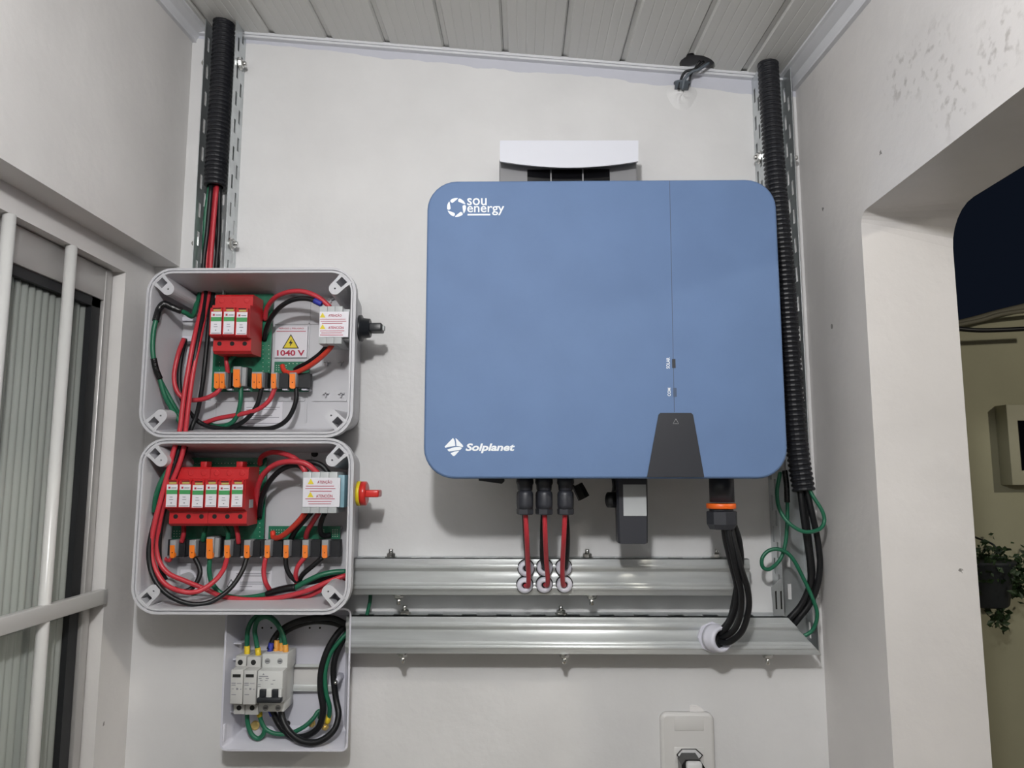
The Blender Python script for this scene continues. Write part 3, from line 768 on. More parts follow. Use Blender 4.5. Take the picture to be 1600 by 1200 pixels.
for a in ((334, 351, 581, 583.5, 607, 10, 2), (393, 409, 581, 583.5, 607, 9, 2)): terminal(pb1, *a)
terminal(pb1, 364, 375, 572.5, 577, 605, 12, 1, True, 0.066)
terminal(pb2, 423, 431.5, 582, 584, 607, 19, 1); terminal(pb2, 452, 461.5, 582, 584, 607, 22, 1)
for xa_, xb_ in ((265, 273), (295.5, 304), (350, 359), (381, 390)): terminal(pb3, xa_, xb_, 844, 852, 872, 16)
terminal(pb3, 322, 332.5, 839, 842, 873, 13, 1, True, 0.066)
for xa_, xb_ in ((413, 421.6), (442.5, 451), (472, 481), (502.6, 511.6)): terminal(pb4, xa_, xb_, 844, 852, 872, 19)
b = MB(); b.bpx(262, 843, 412, 868, 0.046, 0.0355); b.build('terminal_strip', 'terminal_dark', pb3)
b = MB(); b.bpx(419, 843, 531, 868, 0.046, 0.0335); b.build('terminal_strip', 'terminal_dark', pb4)
for pb, xs, yy in ((pb1, (358, 384, 415), 608), (pb2, (445, 475), 608), (pb3, (283, 312, 345, 375, 404), 870), (pb4, (432, 462, 492, 524), 870)):
    for x in xs: MB().bpx(x - 4, yy - 1, x + 4, yy + 1.5, 0.045, 0.030).build('mounting_tab', 'tray_white', pb)

# --- red surge protectors
def surge(name, xc, wpx, nC, ytop, label, tabs, lean, small_label=False, labels_x=None, seed=0):
    """xc = left px of the cartridges; rows relative to ytop (top of upper block)"""
    t = thing(name, P(xc + wpx / 2, ytop + 92, 0.05), label, 'surge protector', 'red surge protectors')
    d0, dm, dc = 0.044, 0.090, 0.108
    X = lambda px, d, py=None: P(px, py or ytop + 45, d).x
    xl = X(xc, dc); xr = X(xc + wpx, dc)
    Z = lambda off, d: P(xc + wpx / 2, ytop + off, d).z
    prof = [(d0, Z(0, dm) + 0.001), (dm - 0.003, Z(0, dm)), (dm, Z(3, dm)), (dm, Z(18, dm)), (0.100, Z(18, dm) - 0.001), (0.100, Z(66, dc)), (dm, Z(69, dm)), (dm, Z(88, dm)), (dm - 0.006, Z(92, dm)), (d0, Z(92, dm) + 0.001)]
    b = MB(); b.prism([(xl, -d, z) for d, z in prof], (xr - xl, 0, 0)); b.build('base', 'red_plastic', t)
    w = (xr - xl) / nC
    for k in range(nC):
        ca_, cb_ = xl + w * k + 0.0006, xl + w * (k + 1) - 0.0006
        dz = (0.0, 0.0, 0.0)[k % 3] - (0.001 if (k + seed) % 3 == 2 else 0)
        zt_, zb_ = Z(20, dc) + dz, Z(65, dc) + dz
        pc = [(0.095, zt_ + 0.001), (dc - 0.002, zt_), (dc, zt_ - 0.002), (dc, zb_ + 0.002), (dc - 0.003, zb_), (0.095, zb_)]
        b = MB(); b.prism([(ca_, -d, z) for d, z in pc], (cb_ - ca_, 0, 0)); cr = b.build('cartridge', 'red_plastic', t)
        cw = cb_ - ca_
        lz1, lz0 = Z(27, dc) + dz, Z(62, dc) + dz
        MB().box((ca_ + cw * 0.10, -dc - 0.0004, lz0), (cb_ - cw * 0.02, -dc + 0.0006, lz1)).build('label', 'label_white', cr)
        lh = lz1 - lz0
        MB().box((ca_ + cw * 0.10, -dc - 0.0007, lz1 - lh * 0.43), (cb_ - cw * 0.02, -dc + 0.0003, lz1 - lh * 0.24)).build('green_band', 'print_green', cr)
        b = MB()
        for (fa, fb, fz, fh) in ((0.38, 0.62, 0.55, 0.028), (0.36, 0.68, 0.66, 0.028), (0.48, 0.58, 0.80, 0.05), (0.18, 0.90, 0.945, 0.028), (0.48, 0.90, 0.13, 0.045)):
            b.box((ca_ + cw * fa, -dc - 0.0007, lz1 - lh * (fz + fh)), (ca_ + cw * fb, -dc + 0.0003, lz1 - lh * fz))
        b.build('small_print', 'print_grey', cr)
        MB().box((ca_ + cw * 0.24, -dc - 0.0007, lz1 - lh * 0.19), (ca_ + cw * 0.40, -dc + 0.0003, lz1 - lh * 0.10)).build('red_mark', 'print_red', cr)
        MB().box((ca_ + cw * 0.22, -dc - 0.0003, Z(22.3, dc) + dz - 0.0001), (cb_ - cw * 0.14, -dc + 0.002, Z(21, dc) + dz)).build('indicator_slot', 'dark_hole', cr)
        MB().box((ca_ + cw * 0.28, -dc - 0.0004, Z(26, dc) + dz), (cb_ - cw * 0.12, -dc + 0.002, Z(23.2, dc) + dz)).build('indicator', 'indicator', cr)
        hq = Vector(((ca_ + cb_) / 2, -dm, Z(77, dm)))
        MB().lathe(hq, (0, -1, 0), [(-0.004, 0.0036), (0.0002, 0.0036)], 14).build('screw_hole', 'dark_hole', t)
        b = MB(); b.lathe(Vector(((ca_ + cb_) / 2, -dm, Z(9.5, dm))), (0, -1, 0), [(-0.001, 0.0042), (0.0004, 0.0042), (0.0006, 0.0036)], 16); b.build('plug_cap', 'red_plastic', t)
    for px in tabs:
        b = MB(); b.bpx(px - 5, ytop - 9, px + 5, ytop + 2, 0.07, 0.05, 0.001); b.build('release_tab', 'red_plastic', t)
    if small_label:
        q = Z(55, 0.09); b = MB(); b.box((xr - 0.0002, -0.082, Z(64, 0.09)), (xr + 0.0004, -0.066, Z(51, 0.09))); b.build('side_label', 'switch_grey', t)
    return t
surge('surge_protector', 327, 60, 3, 460, 'red three-pole surge protector in the upper box', (), 0)
surge('surge_protector', 257.5, 61, 3, 730, 'left one of the two red surge protectors side by side in the lower box', (318,), 0)
surge('surge_protector', 319, 61, 3, 730, 'right one of the two red surge protectors side by side in the lower box', (374,), 0, True, seed=1)

# --- isolator switches
def isolator(label, body, lab, mods, side, ycent, dfront):
    x0, y0, x1, y1 = body
    t = thing('isolator_switch', P((x0 + x1) / 2, y1, 0.06), label, 'isolator switch', 'isolator switches')
    w = (x1 - x0) / mods
    for k in range(mods):
        b = MB(); b.bpx(x0 + w * k + 0.15, y0, x0 + w * (k + 1) - 0.15, y1, dfront, 0.055, 0.0006); b.build('pole_module', 'switch_grey', t)
    return t
def triangle(t, cx, cy, s, d, th=0.0005):
    o = MB().ppx([(cx, cy - s * 0.62), (cx + s * 0.6, cy + s * 0.42), (cx - s * 0.6, cy + s * 0.42)], d, d - 0.0006).build('warning_triangle', 'print_yellow', t)
    return o
def strips(t, rows, d, m, name='small_print'):
    b = MB()
    for (xa_, ya_, xb_, h) in rows: b.bpx(xa_, ya_, xb_, ya_ + h, d, d - 0.0004)
    return b.build(name, m, t)
DS = 0.112
i1 = isolator('grey isolator switch with black rotary handle in the upper box', (498.5, 478.5, 534.5, 537), None, 3, None, 512, DS)
MB().bpx(534.5, 483, 546, 531, DS - 0.008, 0.06, 0.0006).build('gear_housing', 'switch_grey', i1)
MB().bpx(499, 487, 544.5, 526.5, DS + 0.0012, DS - 0.002).build('attention_sticker', 'label_white', i1)
dl = DS + 0.0016
triangle(i1, 504, 493, 7.5, dl); triangle(i1, 504, 511, 7.5, dl)
text('ATENÇÃO', (513, 490.5, 534, 495.5), dl, 'print_red', i1, bold=0.01); text('ATENCIÓN', (513, 509, 537, 514), dl, 'print_red', i1, bold=0.01)
strips(i1, [(500, 498.4, 540, .8), (501, 501.6, 541, .8), (503, 504.8, 535, .8), (500, 516.5, 538, .8), (502, 519.6, 534, .8), (500, 523, 536, .8)], dl, 'print_red')
hc = P(556, 513, 0.085); hx = ax1
b = MB(); b.lathe((hx - 0.001, hc.y, hc.z), (1, 0, 0), [(0, 0.021), (0.004, 0.021), (0.005, 0.0165), (0.017, 0.0150), (0.0175, 0.013)], 26); b.build('handle_base', 'knob_black', i1)
b = MB(); b.box((hx + 0.016, hc.y - 0.013, hc.z - 0.0065), (hx + 0.036, hc.y + 0.013, hc.z + 0.0065), 0.002); kb = b.build('rotary_handle', 'knob_black', i1)
MB().box((hx + 0.0355, hc.y - 0.004, hc.z - 0.004), (hx + 0.039, hc.y + 0.004, hc.z + 0.004), 0.001).build('handle_tip', 'switch_grey', kb)
i2 = isolator('grey four-pole isolator switch with red and yellow rotary handle', (472, 737.5, 526.5, 802), None, 4, None, 770, DS)
MB().bpx(526.5, 742, 538, 793, DS - 0.008, 0.06, 0.0006).build('gear_housing', 'switch_blue', i2)
MB().bpx(473.5, 746.5, 531, 792, DS + 0.0012, DS - 0.002).build('attention_sticker', 'label_white', i2)
triangle(i2, 485.5, 753, 8, dl); triangle(i2, 485, 773.5, 8, dl)
text('ATENÇÃO', (496, 750, 519, 756.5), dl, 'print_red', i2, bold=0.01); text('ATENCIÓN', (494, 771.5, 519.5, 777.5), dl, 'print_red', i2, bold=0.01)
strips(i2, [(478, 759, 522, .9), (477, 763, 524, .9), (484, 767, 518, .9), (477, 779, 523, .9), (481, 783, 518, .9), (482, 786.8, 517, .9)], dl, 'print_red')
hc = P(552, 771, 0.085); hx = bx1
b = MB(); b.lathe((hx - 0.001, hc.y, hc.z), (1, 0, 0), [(0, 0.0190), (0.005, 0.0190), (0.0055, 0.018)], 26); b.build('handle_plate', 'knob_yellow', i2)
b = MB(); b.lathe((hx + 0.0045, hc.y, hc.z), (1, 0, 0), [(0, 0.0185), (0.008, 0.0185), (0.0095, 0.016)], 26); b.build('handle_base', 'knob_red', i2)
b = MB(); b.box((hx + 0.013, hc.y - 0.014, hc.z - 0.0055), (hx + 0.034, hc.y + 0.014, hc.z + 0.0055), 0.002); b.build('rotary_handle', 'knob_red', i2)

# --- stickers inside the boxes
st = thing('danger_sticker', P(454, 558, DK + 0.003), 'white 1040 V danger sticker with yellow lightning triangle', 'sticker')
ds = DK + 0.004
MB().bpx(430, 510, 480, 558.5, ds, DK - 0.0003).build('sticker_sheet', 'label_white', st)
MB().ppx([(454.5, 522), (467, 544.5), (441, 544.5)], ds + 0.0004, ds - 0.0003).build('triangle_border', 'print_black', st)
MB().ppx([(454.5, 524.5), (464.8, 543.4), (443.2, 543.4)], ds + 0.0008, ds).build('triangle_field', 'print_yellow', st)
MB().ppx([(455.5, 530), (451, 536.5), (453.8, 536.5), (452.8, 541.2), (457.5, 534.3), (454.8, 534.3)], ds + 0.0012, ds).build('lightning_bolt', 'print_black', st)
text('1040 V', (433, 547, 476, 556), ds + 0.0003, 'print_red', st, bold=0.03)
text('PERIGO | PELIGRO', (436, 512, 475, 515), ds + 0.0003, 'print_red', st, bold=0.01)
strips(st, [(432, 517.2, 478, 0.9)], ds + 0.0003, 'print_red')
def note(xa_, ya_, xb_, yb_, label, rows, tri=None):
    t = thing('notice_sticker', P((xa_ + xb_) / 2, yb_, DK), label, 'sticker')
    MB().bpx(xa_, ya_, xb_, yb_, DK + 0.0012, DK - 0.0003).build('sticker_sheet', 'label_white', t)
    if rows: strips(t, rows, DK + 0.0016, 'print_grey')
    if tri:
        cx, cy, s = tri; b = MB(); q = [P(cx, cy - s * .6, DK + .0016), P(cx + s * .55, cy + s * .45, DK + .0016), P(cx - s * .55, cy + s * .45, DK + .0016)]
        for k in range(3): b.tube([q[k], q[(k + 1) % 3]], 0.0005, 4, 1)
        b.build('warning_triangle', 'print_black', t)
    return t
note(381, 628, 441, 664, 'white notice sticker with black lines at the bottom of the upper box', [(385, 636, 437, .8), (385, 639.5, 432, .8), (385, 649, 425, .8), (385, 652, 436, .8), (385, 655, 408, .8), (385, 661, 435, .8)])
note(355, 892, 424, 928, 'white notice sticker with warning triangle at the bottom of the lower box', [(369, 896, 422, .9), (369, 899.5, 415, .9), (375, 909, 410, .9), (375, 912, 413, .9), (375, 916, 394, .9), (369, 923, 420, .9)], (361, 912, 11))
note(282, 890, 307, 902, 'small blank white sticker below the second orange lever of the lower box', [(287, 898.5, 303, .7)])

# ================================================================== BREAKER TRAY
DT = 0.060
tx0, tx1 = P(347, 1080, DT).x, P(546, 1080, DT).x; tz0 = P(445, 1174, DT).z; tz1 = P(445, 950, DT).z
tray = thing('breaker_tray', ((tx0 + tx1) / 2, 0, tz0), 'open white breaker enclosure below the lower combiner box', 'electrical box')
seq = [(0.016, 0.001), (0.013, 0.006), (0.0, DT), (0.0028, DT), (0.0150, 0.012), (0.0200, 0.006)]
b = MB(); b.rings([rrect(tx0, tz0, tx1, tz1, 0.010, -d, 3, i) for i, d in seq], True, True, False)
b.build('shell', 'tray_white', tray)
b = MB(); b.bpx(457, 1041, 502, 1070, 0.0066, 0.003); b.build('back_cutout', 'plate_white', tray)
for py in (1005, 1030, 1082, 1112):
    b = MB(); q = P(352, py, 0.04); b.box((tx0 + 0.006, -0.042, q.z - 0.001), (tx0 + 0.020, -0.008, q.z + 0.001)); b.build('moulded_fin', 'tray_white', tray)
b = MB(); q = P(346, 1146, DT); b.box((tx0 + 0.0025, -DT + 0.002, q.z - 0.014), (tx0 + 0.0055, -0.030, q.z + 0.012), 0.001); b.build('latch', 'tray_white', tray)
for (px, py, rr) in ((410, 981, .0016), (424, 981, .0016), (484, 981, .0016), (500, 981, .0016), (516, 1013, .0016), (450, 1130, .004), (374, 1143, .005)):
    MB().lathe(P(px, py, 0.006), (0, -1, 0), [(-0.002, rr), (0.0005, rr)], 12).build('drill_hole', 'dark_hole', tray)
for (px, py) in ((354, 1065), (525, 1064)):
    b = MB(); q = P(px, py, 0.035); b.lathe((q.x, -0.004, q.z), (0, -1, 0), [(0, 0.006), (0.030, 0.0055), (0.034, 0.004)], 12)
    b.build('screw_post', 'tray_white', tray)
    b = MB(); b.lathe((q.x, -0.036, q.z), (0.1, -1, -0.2), [(0, 0.0035), (0.004, 0.0035), (0.008, 0.0012)], 10); b.build('fixing_screw', 'bolt_zinc', tray)
dr = thing('mounting_rail', P(440, 1080, 0.01), 'shiny steel mounting rail holding the breakers in the white enclosure', 'rail', 'rails inside the boxes')
b = MB(); b.bpx(360, 1070, 520, 1078, 0.0165, 0.0150, 0.0004); b.bpx(360, 1078, 520, 1080, 0.0165, 0.008); b.bpx(360, 1038, 520, 1042, 0.0165, 0.0150); b.build('rail_lip', 'zinc', dr)
b = MB(); b.bpx(360, 1044, 452, 1076, 0.0095, 0.0075); b.build('rail_web', 'zinc', dr)
# --- modules on the rail
def module(name, label, cat, xs, ys, ds_, m, group):
    """xs = (top x0,x1, mid x0,x1, bottom x0,x1) px; ys = rows; stepped body"""
    t = thing(name, P((xs[2] + xs[3]) / 2, ys[3], 0.02), label, cat, group)
    db, dt, dm = ds_
    b = MB(); b.bpx(xs[0], ys[0], xs[1], ys[1], dt, db, 0.0006); b.bpx(xs[4], ys[2], xs[5], ys[3], dt, db, 0.0006)
    b.bpx((xs[0] + xs[2]) / 2 + .5, ys[1] - 1, (xs[1] + xs[3]) / 2 + .5, ys[2] + 1, dt - 0.002, db)
    b.build('module_body', m, t)
    b = MB(); b.bpx(xs[2], ys[1] + 0.5, xs[3], ys[2], dm, dt - 0.004, 0.0007); c_ = b.build('front_block', m, t)
    return t, c_
DM = (0.017, 0.060, 0.080)
m1, c1_ = module('surge_module', 'left one of the two slim grey surge modules in the white enclosure', 'surge protector', (368, 384.5, 360, 379, 365, 382.5), (1025, 1046, 1100, 1116), DM, 'breaker_grey', 'slim surge modules')
m2, c2_ = module('surge_module', 'right one of the two slim grey surge modules beside the double breaker', 'surge protector', (386, 407, 380.3, 400, 383.3, 403.5), (1026.5, 1047, 1101, 1117), DM, 'breaker_grey', 'slim surge modules')
for t, c_, x, hx, hx2 in ((m1, c1_, 360, 375.5, 373.5), (m2, c2_, 380.5, 396, 394)):
    MB().bpx(x + 3.5, 1053.5, x + 16, 1058.5, DM[2] + 0.0004, DM[2] - 0.001).build('status_window', 'dark_hole', c_)
    strips(c_, [(x + 1.5, 1067, x + 8, 1.2), (x + 10, 1067.5, x + 17, .8), (x + 1.5, 1070, x + 8, 1.2), (x + 2, 1076, x + 5, .8), (x + 9, 1075, x + 12, 3), (x + 15, 1076.5, x + 17, 1.2), (x + 1.5, 1085, x + 8.5, .9)], DM[2] + 0.0004, 'print_grey')
    MB().lathe(P(hx, 1035, DM[1]), (0, -1, 0), [(-0.003, 0.0040), (0.0003, 0.0040)], 14).build('screw_hole', 'dark_hole', t)
    MB().lathe(P(hx2, 1106, DM[1]), (0, -1, 0), [(-0.003, 0.0038), (0.0003, 0.0038)], 14).build('screw_hole', 'dark_hole', t)
m3, c3_ = module('circuit_breaker', 'light grey double-pole circuit breaker with two black toggles tied together', 'circuit breaker', (409.5, 449, 402, 441, 404, 444), (1021.5, 1048, 1099, 1112), DM, 'breaker_light', None)
for hx, hy in ((418, 1033), (437.5, 1033), (415, 1106), (434.5, 1106)):
    o = MB().lathe(P(hx, hy, DM[1]), (0, -1, 0), [(-0.002, 0.0042), (0.0004, 0.0042), (0.0005, 0.0034), (-0.001, 0.0032)], 16, cap1=False).build('screw_well', 'grey_and_shade', m3)
    MB().lathe(P(hx, hy, DM[1]), (0, -1, 0), [(-0.002, 0.0033), (0.0005, 0.0031)], 14).build('screw_head', 'terminal_grey', m3)
    q = P(hx, hy, DM[1]); MB().box((q.x - .0026, q.y - .0008, q.z - .0005), (q.x + .0026, q.y, q.z + .0005)).build('screw_slot', 'dark_hole', m3)
dd = DM[2]
for x0_, x1_ in ((401.5, 404.5), (415.5, 423.5), (434.5, 439.5)):
    b = MB(); b.bpx(x0_, 1077, x1_, 1096, dd + 0.006, dd - 0.002, 0.001); b.build('toggle_guard', 'breaker_light', c3_)
for x0_, x1_ in ((404.8, 415.2), (424, 434.3)):
    b = MB(); b.bpx(x0_, 1077.5, x1_, 1094, dd + 0.004, dd - 0.002, 0.0015); b.build('toggle', 'knob_black', c3_)
b = MB(); b.bpx(400.5, 1091, 438.5, 1099, dd + 0.011, dd, 0.0015); b.build('toggle_tie', 'knob_black', c3_)
strips(c3_, [(405, 1056.2, 419, 1.6), (404, 1059.6, 408.5, 1.4), (415, 1059.6, 420, 1.4), (406, 1063, 410, 1), (426, 1062.5, 430, 1.2), (414, 1063, 418, .9), (403, 1069, 407, .9), (403, 1072, 407, .9), (423, 1068.5, 427, 1)], dd + 0.0004, 'print_grey')
MB().ppx([(411.5, 1052), (413.2, 1054.8), (409.8, 1054.8)], dd + 0.0005, dd - 0.001).build('brand_mark', 'print_grey', c3_)

# ================================================================== WIRES
R6 = 0.0038
g = 'wires dropping through the boxes'
wire('bundle_wire', [(333, 290, .030), (326, 360, .030), (322, 415, .030), (319, 455, .035), (313, 490, .06), (303, 530, .09), (292, 590, .100), (286, 630, .102), (281, 672, .104), (272, 702, .104), (262, 740, .106), (250, 785, .108), (240, 825, .11), (236, 860, .11), (243, 890, .11), (260, 914, .11), (288, 925, .11), (312, 923, .10), (335, 908, .09), (349, 890, .075), (355, 871, .060)], 'cable_red', R6,
     'red wire looping from the conduit to the fourth lever of the lower box', g)
wire('bundle_wire', [(339, 290, .034), (333, 360, .034), (329, 415, .034), (327, 455, .035), (320, 490, .06), (312, 530, .085), (302, 580, .095), (295, 630, .098), (290, 672, .098), (287, 700, .098), (280, 725, .098), (268, 755, .098), (254, 795, .098), (246, 840, .09), (247, 872, .09), (262, 895, .09), (290, 908, .08), (320, 920, .07), (348, 932, .07), (390, 937, .07), (435, 934, .07), (480, 923, .07), (510, 910, .07), (540, 899, .06)], 'cable_red', R6,
     'red wire running along the bottom of the lower box to the trough', g)
wire('bundle_wire', [(330, 290, .040), (324, 360, .036), (318, 415, .034), (322, 460, .04), (316, 500, .07), (308, 540, .09), (297, 600, .095), (291, 640, .095), (286, 672, .095), (280, 700, .096), (266, 745, .098), (246, 800, .104), (233.5, 850, .112), (234.5, 885, .114), (247, 914, .116), (270, 934, .114), (300, 944, .108), (330, 940, .098), (358, 921, .085), (377, 895, .07), (386, 871, .060)], 'cable_black', R6,
     'black wire sweeping round the lower box to its fifth lever', g)
wire('bundle_wire', [(343, 290, .030), (342, 360, .026), (338, 415, .026), (334, 452, .03), (327, 500, .05), (321, 560, .06), (315, 610, .06), (308, 645, .055), (298, 672, .06), (290, 700, .085), (274, 745, .09), (257, 795, .09), (249, 845, .088), (251, 885, .085), (263, 912, .075), (284, 924, .075), (301, 918, .07), (311, 902, .065), (312, 888, .062), (304, 871, .060)], 'cable_black', R6,
     'black wire from the conduit to the second lever of the lower box', g)
wire('bundle_wire', [(335, 290, .022), (338, 360, .018), (340, 415, .018), (335, 450, .025)], 'cable_black', R6, 'black wire at the back of the bundle below the conduit', g)
wire('bundle_wire', [(328, 290, .03), (321, 340, .022), (318, 415, .022), (313, 455, .03), (307, 475, .05), (301, 494, .070), (290, 489, .085), (276, 483, .095)], 'cable_green', R6, 'green wire entering the top of the upper box to a taped joint', g)
wire('taped_joint', [(284, 486, .092), (268, 480, .098), (256, 475, .102), (248, 484, .104), (245, 494, .110), (243, 502, .113)], 'tape', .0055, 'bent black taped joint at the upper left of the upper box', 'taped joints', cat='tape')
wire('ground_wire', [(244, 499, .113), (240, 518, .115), (238.5, 540, .115), (240, 560, .114), (244, 577, .110)], 'cable_green', R6, 'green wire bowing along the left side of the upper box', 'green wires')
wire('taped_joint', [(240, 560, .114), (244, 577, .110), (250, 592, .105)], 'tape', .0048, 'straight black taped joint low on the left side of the upper box', 'taped joints', cat='tape')
wire('ground_wire', [(249, 590, .105), (257, 617, .100), (268, 638, .092), (279, 656, .086), (286, 675, .086), (286, 700, .09), (272, 722, .096), (254, 748, .102), (244, 775, .102), (241, 800, .098)], 'cable_green', R6, 'front green wire dropping from the taped joint into the lower box', 'green wires')
wire('ground_wire', [(250, 594, .098), (261, 615, .092), (274, 638, .085), (286, 656, .075)], 'cable_green', R6, 'rear green wire below the taped joint of the upper box', 'green wires')
g = 'wires at the levers of the upper box'
wire('terminal_wire', [(287, 530, .045), (278, 555, .06), (272, 588, .065), (277, 612, .065), (292, 624, .062), (315, 624, .06), (335, 616, .06), (346, 605, .058)], 'cable_red', R6, 'red wire curling up to the first lever of the upper box', g)
wire('terminal_wire', [(290, 530, .035), (283, 560, .045), (280, 590, .05), (283, 620, .05), (293, 640, .045), (312, 660, .04), (335, 668, .04), (360, 668, .042), (385, 655, .05), (402, 632, .055), (409, 605, .057)], 'cable_black', R6, 'black wire curving up to the third lever of the upper box', g)
wire('terminal_wire', [(376, 604, .055), (376, 625, .055), (371, 648, .05), (360, 662, .045), (340, 666, .036), (318, 660, .03)], 'cable_green', R6, 'green wire dropping from the tall lever of the upper box', g)
wire('terminal_wire', [(430, 605, .058), (421, 625, .058), (402, 640, .055), (372, 648, .05), (340, 654, .042), (314, 663, .035)], 'cable_red', R6, 'red wire slanting down left from the fourth lever of the upper box', g)
wire('terminal_wire', [(463, 605, .058), (462, 628, .058), (450, 654, .055), (428, 668, .05), (396, 670, .045), (360, 667, .036), (325, 665, .03)], 'cable_black', R6, 'black wire hanging in a loop from the fifth lever of the upper box', g)
g = 'wires at the isolator of the upper box'
wire('switch_wire', [(414, 500, .037), (417, 482, .05), (430, 465, .07), (452, 456, .085), (476, 456, .09), (498, 465, .09), (516, 480, .088)], 'cable_red', .0040, 'red wire arching over to the isolator of the upper box', g)
bw = wire('switch_wire', [(413, 531, .037), (416, 515, .05), (424, 496, .065), (440, 478, .08), (460, 468, .088), (482, 467, .09), (503, 475, .09)], 'cable_black', .0040, 'black wire with blue sleeve arching over to the isolator of the upper box', g)
wire('sleeve', [(491, 469.5, .0905), (503, 475.5, .0905)], 'cable_blue', .0048, None, None, parent=bw)
wire('switch_wire', [(521, 536, .092), (513, 547, .088), (496, 563, .075), (476, 576, .06), (458, 583, .05), (445, 580, .042), (441, 571, .036)], 'cable_orange_red', .0042, 'bright red wire from under the isolator to the small green board', g)
wire('switch_wire', [(514, 537, .085), (500, 553, .07), (482, 566, .055), (468, 573, .042), (461, 578, .036)], 'cable_black', .0040, 'black wire from under the isolator to the small green board', g)
wire('stub_wire', [(353, 552, .05), (354, 566, .055), (356, 583, .05)], 'cable_red', R6, 'short red wire under the upper surge protector', 'short wires under surge protectors')
wire('stub_wire', [(372, 552, .05), (362, 561, .055), (357, 570, .05), (356, 580, .045)], 'cable_green', R6, 'short green wire under the upper surge protector', 'short wires under surge protectors')
g = 'wires at the levers of the lower box'
wire('terminal_wire', [(268, 871, .055), (264, 876, .055), (258, 873, .05), (255, 862, .045)], 'cable_red', .003, 'thin red wire curling under the first lever of the lower box', g)
wire('terminal_wire', [(328, 871, .06), (327, 893, .06), (332, 912, .058), (346, 927, .055), (370, 934, .055), (400, 932, .055), (424, 926, .055)], 'cable_green', R6, 'green wire from the tall lever of the lower box to the taped splice', g)
wire('ground_wire', [(300, 931, .045), (325, 937, .045), (355, 938, .045), (390, 934, .045), (420, 929, .05)], 'cable_green', R6, 'green wire lying on the bottom of the lower box', 'green wires')
wire('taped_joint', [(417, 929, .056), (430, 924, .058), (446, 920, .06), (462, 918, .06)], 'tape', .0058, 'thick black taped joint at the bottom of the lower box', 'taped joints', cat='tape')
wire('ground_wire', [(460, 919, .06), (478, 909, .06), (500, 899, .06), (522, 894, .055), (540, 893, .05)], 'cable_green', .0042, 'green wire from the taped joint towards the trough', 'green wires')
wire('terminal_wire', [(415, 871, .06), (412, 892, .06), (415, 910, .06), (424, 926, .05)], 'cable_red', R6, 'red wire from the sixth lever of the lower box', g)
wire('terminal_wire', [(446, 871, .06), (448, 888, .06), (456, 902, .058), (470, 911, .05), (495, 908, .045), (540, 896, .04)], 'cable_black', R6, 'black wire from the seventh lever of the lower box', g)
wire('terminal_wire', [(476, 871, .06), (466, 884, .06), (462, 898, .058), (464, 914, .05)], 'cable_red', R6, 'red wire from the eighth lever of the lower box', g)
wire('terminal_wire', [(504, 871, .06), (489, 884, .06), (473, 898, .056), (466, 912, .046)], 'cable_black', R6, 'black wire from the ninth lever of the lower box', g)
wire('terminal_wire', [(420, 940, .06), (455, 936, .06), (485, 930, .06), (515, 914, .06), (540, 903, .05)], 'cable_red', R6, 'red wire lowest in the right corner of the lower box', g)
g = 'wires at the isolator of the lower box'
wire('switch_wire', [(406, 726, .037), (409, 714, .05), (424, 707, .07), (444, 709, .085), (464, 719, .09), (478, 738, .09)], 'cable_red', .0042, 'upper red wire arching to the isolator of the lower box', g)
wire('switch_wire', [(402, 795, .042), (402, 766, .06), (411, 742, .075), (430, 726, .088), (455, 721, .095), (479, 725, .095), (497, 740, .09)], 'cable_red', .0044, 'long red wire arching to the isolator of the lower box', g)
wire('switch_wire', [(405, 808, .04), (409, 778, .055), (423, 750, .07), (443, 732, .08), (465, 727, .084), (480, 738, .084)], 'cable_black', .0042, 'long black wire arching to the isolator of the lower box', g)
wire('switch_wire', [(470, 724, .080), (486, 722, .085), (502, 727, .085), (514, 740, .085)], 'cable_black', .0042, 'short black wire behind the red wires above the lower isolator', g)
wire('switch_wire', [(477, 801, .092), (468, 813, .085), (452, 829, .07), (438, 839, .055), (428, 840, .042), (426, 831, .036)], 'cable_orange_red', .0044, 'bright red wire under the lower isolator curling to its board', g)
wire('switch_wire', [(486, 801, .088), (474, 815, .075), (462, 829, .06), (454, 843, .045)], 'cable_black', .0042, 'left black wire under the lower isolator', g)
wire('switch_wire', [(498, 801, .086), (489, 815, .07), (481, 829, .055), (478, 840, .042)], 'cable_red', .0042, 'straight red wire under the lower isolator', g)
wire('switch_wire', [(508, 801, .086), (502, 815, .07), (500, 829, .055), (506, 837, .045), (516, 836, .038)], 'cable_black', .0042, 'right black wire under the lower isolator bending to the board', g)
g = 'short wires under surge protectors'
wire('stub_wire', [(287, 820, .05), (287, 833, .055), (284, 847, .05)], 'cable_red', R6, 'short red wire under the left lower surge protector', g)
wire('stub_wire', [(322, 820, .05), (319, 833, .055), (317, 845, .05)], 'cable_green', R6, 'short green wire under the left lower surge protector', g)
wire('stub_wire', [(350, 820, .05), (356, 832, .055), (356, 845, .05)], 'cable_green', R6, 'short green wire under the right lower surge protector', g)
wire('stub_wire', [(368, 820, .05), (371, 833, .055), (373, 849, .05)], 'cable_red', R6, 'short red wire under the right lower surge protector', g)

